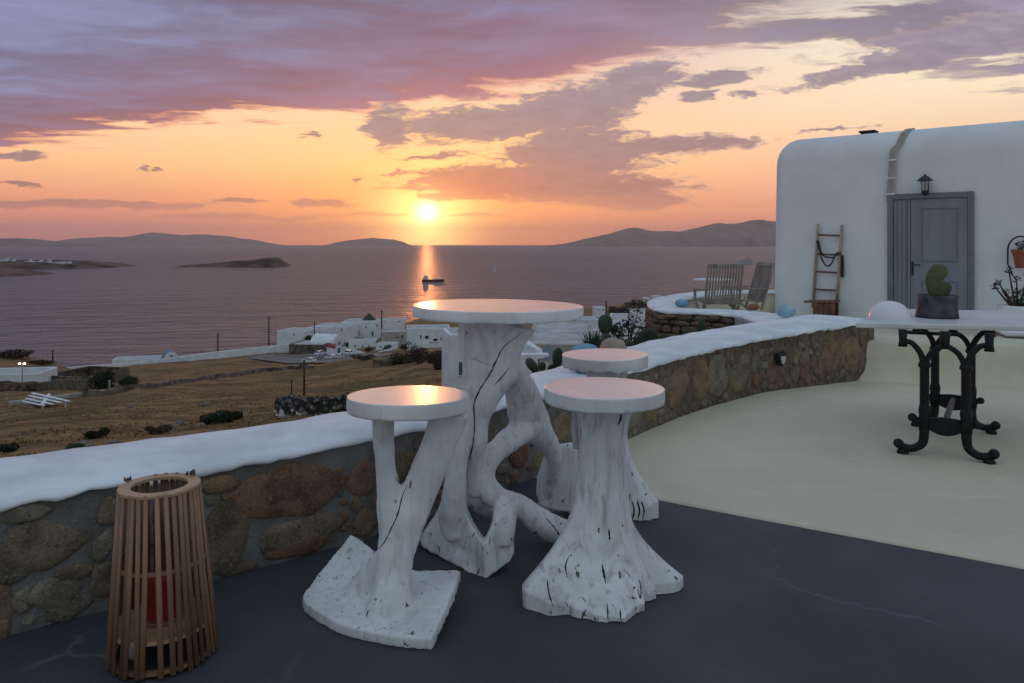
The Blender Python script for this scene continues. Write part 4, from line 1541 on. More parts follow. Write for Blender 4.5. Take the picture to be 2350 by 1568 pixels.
q.put(pb_.inputs['Base Color'], q.mix(q.noise(q.node('ShaderNodeTexCoord').outputs['Object'], 12, 3), (.20, .07, .05), (.14, .05, .04)))
pb_.inputs['Roughness'].default_value = .08
pb_.inputs['Alpha'].default_value = .2
cc = LB + axis * .2
MB().lathe(cc + Vector((.0, 0, .002)), [(.062, 0), (.062, .30), (.058, .30), (.058, .004)], 32).build('glass_cylinder', M_smoke, lan, smooth=False)
can = empty('red_candle', (cc + Vector((0, 0, .008))).to_tuple(), 'thick red pillar candle inside the bamboo lantern', 'candle')
M_wax = mat('red_wax', (.68, .035, .035), .45, .1, 12)
MB().lathe(cc + Vector((0, 0, .012)), [(.043, 0), (.045, .004), (.045, .125), (.040, .131), (.012, .127), (.0, .127)], 28).build('wax_body', M_wax, can, smooth=False, bevel=.003)
MB().tube([cc + Vector((0, 0, .13)), cc + Vector((.002, 0, .152))], .002, 6).build('wick', M_crack, can)
MB().lathe(cc, [(.05, 0), (.055, .006), (.05, .011), (.0, .011)], 24).build('saucer', M_ring, can)
peb = MB()
peb.ball(LB + Vector((-.075, -.04, .036)), (.024, .02, .034), 12, 8)
tag(peb.build('pebble', mat('white_pebble', (.62, .61, .58), .6, .1, 20), smooth=True), 'small white pebble lying at the bottom of the bamboo lantern', 'pebble')

# ---------------------------------------------------------------- iron table with a marble slab
tz = .80
FL, FR, BR, BL = Vector((2.175, 4.83, 0)), Vector((3.50, 4.56, 0)), Vector((4.05, 5.62, 0)), Vector((2.86, 5.90, 0))
it = empty('iron_table', ((FL + BR) / 2).to_tuple(), 'black cast iron garden table with white marble slab on the cream floor', 'table')
M_marble = mat('marble', (.66, .64, .63), .35, .05, 3.5, bump=.0006, bscale=40)
s = MB()
s.prism([(p.x, p.y) for p in (FL, FR, BR, BL)], tz - .032, tz)
s.build('marble_top', M_marble, it, bevel=.008)
fA, fB, fC = G(2067, 1041), G(2276, 1066), G(2280, 997)
f_d = (fB - fA)
f_len = f_d.length
f_d.normalize()
off = fC - fB
def frame(o0):
    """one end frame: arched top, two columns, cross panel, scrolled feet; o0 = foot of its left leg"""
    fr_ = []
    X = lambda a, z, dd=0.0: o0 + f_d * a + Vector((0, 0, z))
    Wd = f_len
    def curve(pts, r_, name, fl=None):
        sp_ = [Vector(c_) for c_ in spline([X(a, z).to_tuple() for a, z in pts], n=6)]
        k_ = len(sp_)
        rr = r_ if not isinstance(r_, tuple) else [r_[0] + (r_[1] - r_[0]) * i / (k_ - 1) for i in range(k_)]
        MB().tube(sp_, rr, 8, flat=fl).build(name, M_iron, it, smooth=True)
    for sgn, a0 in ((1, 0.0), (-1, Wd)):
        e = lambda q: a0 + sgn * q
        # foot: scroll and knee
        curve([(e(-.012), .060), (e(.004), .050), (e(.06), .040), (e(.115), .075), (e(.128), .14), (e(.125), .19)], (.019, .03), 'foot')
        s_ = MB()
        s_.ball(X(e(-.012), .062), .03, 12, 8)
        s_.build('foot_scroll', M_iron, it, smooth=True)
        MB().lathe(X(e(.012), .0), [(.034, .0), (.034, .016), (.024, .034)], 12).build('foot_pad', M_iron, it)
        s_ = MB()
        s_.ball(X(e(.075), .222), .024, 10, 7)
        s_.build('knee_scroll', M_iron, it, smooth=True)
        curve([(e(.078), .222), (e(.11), .205), (e(.135), .19)], (.016, .024), 'knee')
        # column: turned with ribs
        prof = [(.032, .17), (.036, .22), (.03, .25), (.034, .28), (.03, .31)]
        z = .32
        while z < .52:
            prof += [(.025, z), (.029, z + .008), (.025, z + .016)]
            z += .018
        prof += [(.026, .54), (.036, .55), (.036, .565), (.028, .58)]
        MB().lathe(X(e(.13), 0), prof, 14).build('column', M_iron, it, smooth=True)
        # branches up to the slab
        curve([(e(.125), .575), (e(.105), .635), (e(.06), .69), (e(.01), .70)], (.020, .016), 'bracket')
        curve([(e(.135), .575), (e(.17), .64), (e(.215), .675), (Wd / 2 + sgn * .002, .685)], (.018, .016), 'arch')
        MB().tube([X(e(.012), .665), X(e(.012), .70), X(e(.012), tz - .03)], [.028, .022, .026], 10).build('bracket_post', M_iron, it, smooth=True)
    MB().tube([X(Wd / 2, .665), X(Wd / 2, .71), X(Wd / 2, tz - .03)], [.022, .026, .03], 10).build('arch_post', M_iron, it, smooth=True)
    # cross panel, deeper in the middle
    k_ = 12
    topc = [(.12 + (Wd - .24) * i / k_, .235 + .012 * math.sin(math.pi * i / k_)) for i in range(k_ + 1)]
    botc = [(.12 + (Wd - .24) * i / k_, .19 - .05 * math.sin(math.pi * i / k_)) for i in range(k_ + 1)]
    th_ = Vector((-f_d.y, f_d.x, 0)) * .03
    s_ = MB()
    s_.extrude([X(a, z) - th_ / 2 for a, z in topc + botc[::-1]], th_)
    s_.build('cross_panel', M_iron, it)
frame(fA)
frame(fA + off)
s = MB()
m0 = fA + f_d * f_len / 2 + Vector((0, 0, .215))
s.tube([m0, m0 + off], .02, 10)
s.build('stretcher', mat('worn_steel', (.20, .17, .17), .45, .2, 20, metal=.6), it, smooth=True)
s = MB()
m1 = fA + f_d * (f_len * .30) + off * .45 + Vector((0, 0, .715))
s.box(m1, (.34, .05, .018), rz=math.atan2(f_d.y, f_d.x))
s.build('under_bar', M_iron, it)

# dome lamp
dc = P(2042, 737, 5.02)
dc.z = tz + .001
dome = empty('dome_lamp', dc.to_tuple(), 'white half dome lamp on the marble table', 'lamp')
M_dome = mat('opal_plastic', (.74, .71, .74), .28, .02, 4, spec=.6)
prof = [(.129, 0), (.1295, .012)] + [(.129 * math.cos(R(a)), .012 + .112 * math.sin(R(a))) for a in range(8, 90, 8)] + [(.001, .124)]
MB().lathe(dc, prof, 48).build('shade', M_dome, dome, smooth=True)
MB().lathe(dc - Vector((0, 0, .0005)), [(.131, 0), (.131, .006), (.12, .008)], 48).build('base_ring', M_cap, dome)

# metal pot with a bitten cactus pad
pc = P(2151, 716, 5.18)
pc.z = tz + .002
pot = empty('metal_pot', pc.to_tuple(), 'dented grey metal pot holding a cactus pad on the marble table', 'pot')
M_zinc = mat('dull_zinc', (.085, .085, .088), .5, .25, 14, bump=.002, bscale=25, metal=.55)
MB().lathe(pc, [(.118, 0), (.133, .003), (.130, .02), (.124, .07), (.126, .13), (.133, .150), (.127, .152), (.12, .125), (.0, .122)], 40,
           lambda th, z: 1 + .02 * math.sin(3 * th + 9 * z) + .012 * math.sin(7 * th)).build('pot_body', M_zinc, pot, smooth=True)
MB().lathe(pc + Vector((0, 0, .118)), [(.122, 0), (.118, .012), (.05, .016), (.0, .016)], 24, lambda th, z: 1 - .02 * math.sin(4 * th)).build('soil', mat('pot_soil', (.05, .028, .02), .95, .3, 40, bump=.005, bscale=60), pot)
M_pad = mat('cactus_green', (.085, .115, .035), .6, .18, 12, bump=.002, bscale=50, color2=(.05, .075, .028))
M_pad2 = mat('dark_cactus_green', (.028, .062, .024), .5, .15, 9, bump=.003, bscale=22, color2=(.018, .042, .018))


def pad_mesh(outline, c_, right_, up_, out, thick):
    """cactus pad: closed outline in (right, up) metres, puffed up on both sides"""
    sp_ = spline(outline + outline[:1], n=5)[:-1]
    k_ = len(sp_)
    cxm = np.mean([p_[0] for p_ in sp_]); cym = np.mean([p_[1] for p_ in sp_])
    q_ = MB()
    rows_ = []
    for sc_, hh in ((.0, -1), (.35, -.97), (.65, -.85), (.86, -.6), (.97, -.28), (1.0, 0), (.97, .28), (.86, .6), (.65, .85), (.35, .97), (.0, 1)):
        rows_.append([c_ + right_ * (cxm + (p_[0] - cxm) * max(sc_, .001)) + up_ * (cym + (p_[1] - cym) * max(sc_, .001)) + out * (hh * thick / 2) for p_ in sp_])
    q_.grid(rows_, close=True)
    return q_


cact = empty('cactus_pad', (pc + Vector((0, 0, .13))).to_tuple(), 'green cactus pad with a bite shaped notch growing in the metal pot', 'cactus')
sc_ = 5.18 / F
ol = [(-14, 0), (-24, 18), (-27, 42), (-22, 62), (-8, 77), (8, 79), (20, 74), (24, 64), (22, 54), (14, 46), (12, 34), (18, 29), (33, 31), (32, 16), (22, 4), (10, -2)]
pad_mesh([(a * sc_ * .98, b2 * sc_) for a, b2 in ol], pc + Vector((.0, 0, .128)), Vector((1, 0, 0)), Vector((0, 0, 1)), Vector((0, -1, 0)), .045).build('pad_body', M_pad, cact, smooth=True)
rnd = random.Random(8)
s = MB()
for k in range(90):
    a, b2 = rnd.uniform(-22, 18), rnd.uniform(4, 72)
    base = pc + Vector((a * sc_, -.021, .128 + b2 * sc_))
    s.tube([base, base + Vector((rnd.uniform(-.006, .006), -.012, rnd.uniform(-.006, .006)))], [.0012, .0003], 4, cap=False)
s.build('spines', M_ring, cact)

# ---------------------------------------------------------------- things on the white house wall
M_ladder = mat('ladder_wood', (.40, .30, .22), .7, .15, 8, bump=.002, bscale=40)
M_rung = mat('rung_wood', (.21, .10, .07), .7, .15, 8)
lad = empty('wooden_ladder', on_house(1898, 700).to_tuple(), 'short decorative wooden ladder hung on the white house wall', 'ladder')
def hp(px, py, pr=.05):
    return on_house(px, py, pr)
la0, la1, lb0, lb1 = hp(1866, 706), hp(1878, 514), hp(1920, 712), hp(1933, 516)
MB().tube([la0, la1], [.030, .026], 8, flat=.022).build('rail', M_ladder, lad, smooth=True)
MB().tube([lb0, lb1], [.030, .026], 8, flat=.022).build('rail', M_ladder, lad, smooth=True)
for ya, yb in ((539, 541), (583, 585), (623, 626), (664, 667)):
    fa_, fb_ = (706 - ya) / 192, (712 - yb) / 196
    MB().tube([la0.lerp(la1, fa_), lb0.lerp(lb1, fb_)], .016, 8).build('rung', M_rung, lad, smooth=True)
rope = empty('dark_rope', hp(1880, 570).to_tuple(), 'dark rope with a leather strap draped over the wooden ladder', 'rope')
M_rope = mat('dark_rope', (.03, .022, .026), .85, .2, 60, bump=.003, bscale=120)
for pts in ([(1874, 556), (1877, 552), (1880, 560), (1884, 578), (1892, 588), (1905, 591), (1915, 590), (1920, 582), (1926, 580)],
            [(1876, 556), (1881, 575), (1886, 594), (1894, 608), (1901, 611), (1908, 605), (1914, 592), (1922, 581), (1930, 584)]):
    sp_ = [Vector(q_) for q_ in spline([hp(a, b2, .085).to_tuple() for a, b2 in pts], n=5)]
    MB().tube(sp_, .013, 8).build('rope_strand', M_rope, rope, smooth=True)
s = MB()
a, b2 = hp(1933, 586, .08), hp(1933, 637, .06)
s.tube([a, a.lerp(b2, .5), b2], [.024, .028, .026], 8, flat=.006, side=HD.to_tuple())
s.build('strap', M_rope, rope)
stl = empty('wooden_box_stool', on_house(1898, 735, .4).to_tuple(), 'small brown slatted wooden box under the ladder on the yard', 'stool')
M_box = mat('brown_slat', (.17, .075, .045), .7, .2, 6, bump=.003, bscale=30, var=.2)
bc = on_house(1895, 700, .32)
bc.z = .0
for k in range(4):
    MB().box(bc + HD * (-.135 + k * .09) + HN * .10 + Vector((0, 0, .16)), (.08, .02, .32), rz=HRZ).build('slat', M_box, stl, bevel=.004)
    MB().box(bc + HD * (-.135 + k * .09) - HN * .10 + Vector((0, 0, .16)), (.08, .02, .32), rz=HRZ).build('slat', M_box, stl, bevel=.004)
s = MB()
s.box(bc + HD * -.06 + Vector((0, 0, .345)), (.52, .26, .035), rz=HRZ, ry=-.06)
s.build('lid', M_rung, stl, bevel=.005)

# ---------------------------------------------------------------- painted stones on the caps
def painted_stone(px, py, d, w_, h_, col, label, z0, seed):
    c_ = P(px, py, d)
    c_.z = z0
    q_ = MB()
    q_.ball(c_ + Vector((0, 0, h_ / 2 - .004)), (w_ / 2, w_ * .44, h_ / 2), 28, 16)
    for i, v_ in enumerate(q_.v):
        n_ = fbm((v_[0] * 9 + seed, v_[1] * 9, v_[2] * 9), 1, 2)
        q_.v[i] = (v_[0] + .010 * n_ * w_ / .2, v_[1], v_[2] + .006 * n_)
    o = q_.build('painted_stone', col, smooth=True)
    return tag(o, label, 'stone', 'painted stones on the wall caps')
M_blue = mat('blue_stone_paint', (.17, .33, .46), .6, .08, 9, bump=.002, bscale=30)
M_blue2 = mat('pale_blue_stone_paint', (.30, .46, .56), .6, .08, 9, bump=.002, bscale=30)
M_red = mat('rust_stone_paint', (.26, .085, .06), .7, .12, 9, bump=.002, bscale=30)
M_beige = mat('beige_stone', (.42, .30, .24), .7, .12, 9, bump=.002, bscale=30)
painted_stone(1565, 705, 10.45, .185, .11, M_blue, 'small blue painted stone on the curved white parapet beside the chairs', .438, 1)
painted_stone(1729, 714, 9.95, .165, .085, M_red, 'flat rust red stone on the curved white parapet', .44, 2)
painted_stone(1803, 734, 8.75, .225, .155, M_blue2, 'large pale blue painted stone where the two white caps meet', .455, 3)
painted_stone(1343, 858, 4.93, .215, .20, M_blue, 'big blue boulder on the white wall cap behind the notched stool', .462, 4)
painted_stone(1408, 850, 5.25, .20, .20, M_beige, 'beige boulder on the white wall cap next to the blue boulder', .462, 5)

# small lamp let into the stone wall
h_ = wall_hit(1781, 823)
p_, tn_, out_ = wall_at(h_[0])
lc = p_ + Vector((0, 0, h_[1])) + out_ * .02
wl = empty('wall_light', lc.to_tuple(), 'small black shield shaped light with pale glass on the stone wall', 'lamp')
rz_ = math.atan2(tn_.y, tn_.x)
def shield(sc_):
    return [(-.05 * sc_, .055 * sc_), (.05 * sc_, .055 * sc_), (.055 * sc_, .02 * sc_), (.03 * sc_, -.04 * sc_), (.0, -.062 * sc_), (-.03 * sc_, -.04 * sc_), (-.055 * sc_, .02 * sc_)]
MB().extrude([lc + tn_ * a + Vector((0, 0, b2)) for a, b2 in shield(1.0)], out_ * .05).build('housing', M_blackmetal, wl, bevel=.006)
MB().extrude([lc + tn_ * a + Vector((0, 0, b2 - .006)) + out_ * .045 for a, b2 in shield(.62)], out_ * .012).build('glass', mat('frosted_glass', (.55, .54, .5), .4, .05, 10), wl, bevel=.003)
s = MB()
s.tube([lc + tn_ * -.06 + Vector((0, 0, .05)) + out_ * .02, lc + Vector((0, 0, .075)) + out_ * .05, lc + tn_ * .06 + Vector((0, 0, .05)) + out_ * .02], .009, 8)
s.build('hood', M_blackmetal, wl, smooth=True)
pq = G(2012, 853)
s = MB()
s.tube([pq + Vector((-.10, .02, .05)), pq + Vector((-.02, -.02, .045)), pq + Vector((.03, -.06, .02))], .022, 10)
tag(s.build('drain_pipe', M_plastergrey, smooth=True), 'short grey drain pipe end at the foot of the stone wall', 'pipe')

# ---------------------------------------------------------------- folding chairs and low table in the yard
M_teak = mat('weathered_teak', (.27, .225, .20), .65, .15, 7, bump=.002, bscale=50, stretch=(1, 1, .3))


def make_chair(label):
    """faces +Y in its own frame; back leans towards -Y"""
    r_ = empty('folding_chair', (0, 0, 0), label, 'chair', 'folding chairs in the yard', local=True)
    W2 = .25
    def bar(name, a, b2, t1=.022, t2=.014):
        return MB().tube([a, b2], t1, 4, flat=t2).build(name, M_teak, r_)
    lo_z, hi_z = .30, 1.0
    yb = lambda z: -.18 - (z - .30) * .30
    for sx in (-1, 1):
        MB().box((sx * W2, (yb(lo_z) + yb(hi_z)) / 2, (lo_z + hi_z) / 2), (.035, .028, .73), rx=.29).build('back_post', M_teak, r_, bevel=.005)
        bar('leg', (sx * (W2 - .02), .22, .0), (sx * (W2 - .02), -.16, .46))
        bar('leg', (sx * (W2 + .02), -.30, .0), (sx * (W2 + .02), .20, .44))
        MB().box((sx * (W2 + .03), .0, .62), (.05, .46, .022)).build('armrest', M_teak, r_, bevel=.006)
        bar('arm_post', (sx * (W2 + .03), .19, .43), (sx * (W2 + .03), .19, .615))
    MB().box((0, yb(.98), .98), (2 * W2, .03, .06), rx=.29).build('top_rail', M_teak, r_, bevel=.006)
    MB().box((0, yb(.44), .44), (2 * W2, .03, .05), rx=.29).build('low_rail', M_teak, r_, bevel=.006)
    for k in range(11):
        x = -W2 + .045 + k * (2 * W2 - .09) / 10
        MB().box((x, yb(.70), .70), (.022, .012, .54), rx=.29).build('back_slat', M_teak, r_)
    for k in range(8):
        MB().box((0, -.16 + k * .05, .42 + .004 * k), (2 * W2 - .02, .038, .016)).build('seat_slat', M_teak, r_)
    bar('cross_bar', (-W2, -.29, .08), (W2, -.29, .08))
    bar('cross_bar', (-W2, .21, .08), (W2, .21, .08))
    return r_


ch1 = make_chair('slatted wooden folding chair with its back to the stools')
ch1.location = P(1646, 690, 11.35)
ch1.location.z = .005
ch1.rotation_euler = (0, 0, R(3))
ch2 = copy_tree(ch1)
ch2['label'] = 'slatted wooden folding chair turned sideways beside the white house'
ch2.location = P(1704, 690, 11.75)
ch2.location.z = .005
ch2.rotation_euler = (0, 0, R(100))
lt = empty('low_table', (P(1640, 700, 12.2).x, 12.2, 0), 'low white round table between the folding chairs', 'table')
tc = Vector((P(1640, 700, 12.2).x - .03, 12.2, 0))
MB().lathe(tc, [(.29, .715), (.30, .72), (.30, .74), (.0, .742)], 32).build('table_top', M_cap, lt)
MB().tube([tc + Vector((0, 0, .0)), tc + Vector((0, 0, .72))], .03, 10).build('pedestal', M_cap, lt)
MB().lathe(tc, [(.2, .005), (.2, .02), (.03, .04)], 24).build('foot', M_cap, lt)

# ---------------------------------------------------------------- potted plants at the edge of the yard
pp = on_house(2336, 760, .75)
pp.z = .005
wp = empty('plant_pot', pp.to_tuple(), 'large white glazed pot with a straggly plant against the house', 'pot')
MB().lathe(pp, [(.17, 0), (.24, .1), (.27, .35), (.25, .40), (.25, .44), (.22, .44), (.21, .38), (.0, .37)], 28).build('pot_body', M_cap, wp, smooth=True)
s = MB()
s.tube([pp + Vector((-.21, -.17, .34)), pp + Vector((-.10, -.27, .31))], .014, 6)
s.build('handle', M_blackmetal, wp)


def leaf_cloud(q_, c_, rad, n_, size, rnd, flat=1.0):
    for _ in range(n_):
        while True:
            v_ = Vector((rnd.uniform(-1, 1), rnd.uniform(-1, 1), rnd.uniform(-1, 1)))
            if v_.length < 1:
                break
        v_ = v_ * (v_.length ** -.35)
        p_ = Vector(c_) + Vector((v_.x * rad[0], v_.y * rad[1], v_.z * rad[2]))
        a = Vector((rnd.uniform(-1, 1), rnd.uniform(-1, 1), rnd.uniform(-.6, 1))).normalized()
        b2 = a.orthogonal().normalized()
        L_ = size * rnd.uniform(.6, 1.4)
        w_ = L_ * .42
        q_.add([p_ - a * L_ * .5, p_ + b2 * w_ * .5, p_ + a * L_ * .5, p_ - b2 * w_ * .5], [(0, 1, 2, 3)])


M_leaf = mat('leaf_green', (.05, .085, .03), .6, .3, 3, spec=.3)
M_leafd = mat('dark_leaf', (.022, .032, .015), .7, .3, 2, spec=.2)
M_leafb = mat('brown_scrub', (.055, .038, .026), .8, .3, 2, spec=.2)
M_leafg = mat('olive_scrub', (.06, .062, .026), .8, .3, 2, spec=.2)
M_stem = mat('stem_brown', (.075, .045, .035), .85, .2, 12)
M_petalw = mat('white_petals', (.72, .68, .62), .6, .06, 10)
M_darkpetal = mat('dark_petals', (.10, .03, .05), .7, .2, 10)
pl_ = empty('potted_plant', (pp + Vector((0, 0, .38))).to_tuple(), 'straggly plant with thick stems and dark flower heads in the white pot', 'plant')
rnd = random.Random(21)
for k, (ax, az) in enumerate(((-.36, .33), (-.30, .38), (-.16, .55), (-.05, .42), (.1, .5), (.2, .35), (-.2, .25))):
    a = pp + Vector((ax * .15, 0, .38))
    b2 = pp + Vector((ax * .6, -.03, .38 + az * .5))
    e_ = pp + Vector((ax, -.05, .38 + az))
    MB().tube([Vector(q_) for q_ in spline([a.to_tuple(), b2.to_tuple(), e_.to_tuple()], n=5)], [.020 - .0012 * i for i in range(11)], 7).build('stem', M_stem, pl_, smooth=True)
    s = MB()
    leaf_cloud(s, e_, (.05, .05, .05), 26, .05, rnd)
    s.build('flower_head', M_darkpetal, pl_, fix=False)
s = MB()
leaf_cloud(s, pp + Vector((.12, 0, .55)), (.2, .16, .16), 220, .07, rnd)
s.build('leaves', M_leaf, pl_, fix=False)
hang = on_house(2345, 590, .10)
hp_ = empty('hanging_pot', hang.to_tuple(), 'terracotta pot hung on the house wall in a black iron ring', 'pot')
MB().lathe(hang + HN * .09 + Vector((0, 0, -.16)), [(.07, 0), (.11, .22), (.125, .22), (.125, .27), (.105, .27), (.10, .22), (.0, .21)], 24).build('pot_body', mat('terracotta', (.34, .10, .07), .8, .1, 8), hp_, smooth=False)
sp_ = [hang + HN * .12 + HD * (-.16 * math.cos(R(a))) + Vector((0, 0, .10 + .2 * math.sin(R(a)))) for a in range(0, 185, 15)]
sp_ = [hang + HN * .1 + HD * -.10 + Vector((0, 0, -.28))] + [hang + HN * .12 + HD * -.16 + Vector((0, 0, -.1))] + sp_[:8]
MB().tube(sp_, .012, 8).build('iron_hook', M_blackmetal, hp_, smooth=True)
hq = empty('hanging_plant', (hang + Vector((0, 0, .1))).to_tuple(), 'small green plant growing in the hung terracotta pot', 'plant')
s = MB()
leaf_cloud(s, hang + HN * .1 + Vector((.03, 0, .17)), (.10, .10, .08), 120, .06, rnd)
s.build('leaves', M_leaf, hq, fix=False)
MB().tube([hang + HN * .09 + Vector((0, 0, .05)), hang + HN * .09 + Vector((.02, 0, .16))], .01, 6).build('stem', M_stem, hq)

# ---------------------------------------------------------------- prickly pears and plants just behind the wall
def pear(label, pads, d, stem=None):
    """pads: (px, py of base, length px, width px, lean deg, turn deg)"""
    b0 = P(pads[0][0], pads[0][1], d)
    r_ = empty('prickly_pear', b0.to_tuple(), label, 'cactus', 'prickly pears behind the terrace wall')
    for (px, py, ln, wd, lean, turn, dd) in pads:
        base = P(px, py, d + dd)
        k_ = (d + dd) / F
        L_, W_ = ln * k_, wd * k_
        ol_ = [(0, -.02 * L_), (-.2 * W_, .06 * L_), (-.42 * W_, .3 * L_), (-.5 * W_, .6 * L_), (-.4 * W_, .86 * L_), (-.15 * W_, .99 * L_), (.15 * W_, .99 * L_), (.4 * W_, .86 * L_), (.5 * W_, .6 * L_), (.42 * W_, .3 * L_), (.2 * W_, .06 * L_)]
        la = R(lean)
        tr = R(turn)
        rt_ = Vector((math.cos(la) * math.cos(tr), math.sin(tr), -math.sin(la)))
        up_ = Vector((math.sin(la), 0, math.cos(la)))
        out = rt_.cross(up_).normalized()
        pad_mesh(ol_, base, rt_, up_, out, .035).build('pad', M_pad2, r_, smooth=True)
    # woody foot down to the ground
    p0 = P(pads[0][0], pads[0][1] + 2, d)
    gz = land_z(p0.x, p0.y)
    MB().tube([p0 + Vector((0, 0, .02)), Vector((p0.x + .03, p0.y + .03, (p0.z + gz) / 2)), Vector((p0.x, p0.y, gz - .1))], [.035, .05, .06], 8).build('stem', M_stem, r_, smooth=True)


pear('tall prickly pear pad rising over the notched stool', [(1391, 795, 30, 28, 0, 10, -.1), (1390, 770, 48, 36, -2, 15, 0), (1404, 768, 26, 20, 25, 40, .1), (1372, 800, 22, 18, -30, 30, .1), (1440, 806, 26, 24, 20, 30, .05)], 8.4)
pear('broad leaning prickly pear pad beside the dry stone wall', [(1462, 806, 62, 46, 38, 10, 0), (1448, 812, 32, 26, -10, 20, -.1), (1500, 806, 30, 26, 5, 20, .15)], 8.2)
pear('low prickly pear pads on the slope beside the tall table', [(1278, 850, 52, 26, 3, 20, 0), (1236, 858, 44, 22, -38, 20, -.1), (1246, 856, 26, 18, -4, 30, -.2), (1262, 860, 24, 20, 15, 10, .1)], 7.8)
pear('dark prickly pear pads in front of the dry stone retaining wall', [(1606, 782, 54, 22, 6, 30, 0), (1570, 792, 26, 34, -10, 10, -.1), (1590, 790, 26, 24, 12, 20, .1), (1548, 796, 26, 28, -20, 20, -.05)], 8.55)


def spiky(name, label, c_, n_, L_, spread, m, rnd, wd=.012):
    r_ = empty(name, c_.to_tuple(), label, 'plant')
    s_ = MB()
    for k in range(n_):
        th = rnd.uniform(0, 6.28)
        el_ = rnd.uniform(.5, 1.5)
        d_ = Vector((math.cos(th) * math.cos(el_), math.sin(th) * math.cos(el_), math.sin(el_)))
        ln = L_ * rnd.uniform(.6, 1.1)
        b_ = c_ + Vector((rnd.uniform(-spread, spread), rnd.uniform(-spread, spread), 0))
        sd = d_.cross(Vector((0, 0, 1))).normalized() * wd
        mid = b_ + d_ * ln * .55
        tip = b_ + d_ * ln + Vector((0, 0, -ln * .12))
        s_.add([b_ - sd, b_ + sd, mid + sd * .7, mid - sd * .7, tip], [(0, 1, 2, 3), (3, 2, 4)])
    s_.build('blades', m, r_, fix=False)
    gz = land_z(c_.x, c_.y)
    MB().tube([Vector((c_.x, c_.y, gz - .1)), c_ + Vector((0, 0, .03))], [.05, .03], 8).build('stem', M_stem, r_)
rnd = random.Random(31)
spiky('spiky_plant', 'spiky grey green rosette plant behind the blue boulder', P(1362, 806, 8.0), 70, .30, .06, mat('grey_green', (.075, .10, .065), .6, .2, 5), rnd)
c_ = P(1442, 800, 9.2)
gb = empty('garden_shrub', c_.to_tuple(), 'thin dark leafy shrub between the prickly pears', 'shrub')
s = MB()
leaf_cloud(s, c_ + Vector((0, 0, .12)), (.30, .25, .22), 420, .06, rnd)
leaf_cloud(s, c_ + Vector((.08, 0, .38)), (.09, .1, .16), 70, .045, rnd)
s.build('leaves', M_leafd, gb, fix=False)
for k in range(7):
    e_ = c_ + Vector((rnd.uniform(-.2, .25), rnd.uniform(-.15, .15), rnd.uniform(.15, .5)))
    MB().tube([Vector((c_.x, c_.y, land_z(c_.x, c_.y) - .05)), c_.lerp(e_, .3), e_], [.014, .009, .004], 5).build('branch', M_stem, gb)
c_ = P(1235, 868, 7.2)
gb = empty('garden_shrub', c_.to_tuple(), 'low olive green ground shrub along the white cap beside the tall table', 'shrub')
s = MB()
leaf_cloud(s, c_ + Vector((.05, .1, -.08)), (.42, .3, .12), 420, .055, rnd)
leaf_cloud(s, P(1520, 812, 8.0), (.5, .3, .12), 380, .06, rnd)
s.build('leaves', M_leafg, gb, fix=False)
MB().tube([Vector((c_.x, c_.y, land_z(c_.x, c_.y) - .05)), c_], [.03, .015], 6).build('stem', M_stem, gb)

# ---------------------------------------------------------------- the town below
M_twhite = mat('town_whitewash', (.74, .75, .77), .8, .06, .5, bump=.02, bscale=2)
M_roofc = mat('roof_concrete', (.46, .46, .45), .9, .12, .6)
M_pale = mat('pale_render', (.42, .38, .34), .9, .1, .5)
M_pane = mat('dark_window', (.02, .022, .03), .2, .2, 2)
M_bluewin = mat('blue_shutter', (.07, .11, .17), .5, .1, 2)
M_tstone = mat('town_stone', (.15, .11, .08), .95, .35, .9, bump=.06, bscale=3)
M_redroof = mat('red_roof', (.30, .055, .045), .8, .15, 1)
M_bluedome = mat('blue_dome', (.09, .19, .33), .6, .08, 1)
M_thatch = mat('thatch', (.07, .05, .042), .95, .25, 2, bump=.05, bscale=6)


M_rubble = bpy.data.materials.new('rubble_pile')
M_rubble.use_nodes = True
t = NT(M_rubble.node_tree)
b = t.n['Principled BSDF']
co = t.node('ShaderNodeTexCoord').outputs['Object']
vd = t.voro(co, 2.6, 'F1', 0)
vc = t.voro(co, 2.6, 'F1', 1)
cc_ = t.mix(t.sep(vc)[0], (0.09, 0.075, 0.065), (0.24, 0.20, 0.165))
t.put(b.inputs['Base Color'], t.mix(t.step(vd, .34, .52), cc_, (0.012, 0.010, 0.008)))
b.inputs['Roughness'].default_value = .95
bn = t.node('ShaderNodeBump')
bn.inputs['Distance'].default_value = .25
t.put(bn.inputs['Height'], t.m('SUBTRACT', 1.0, vd))
t.l.new(bn.outputs[0], b.inputs['Normal'])


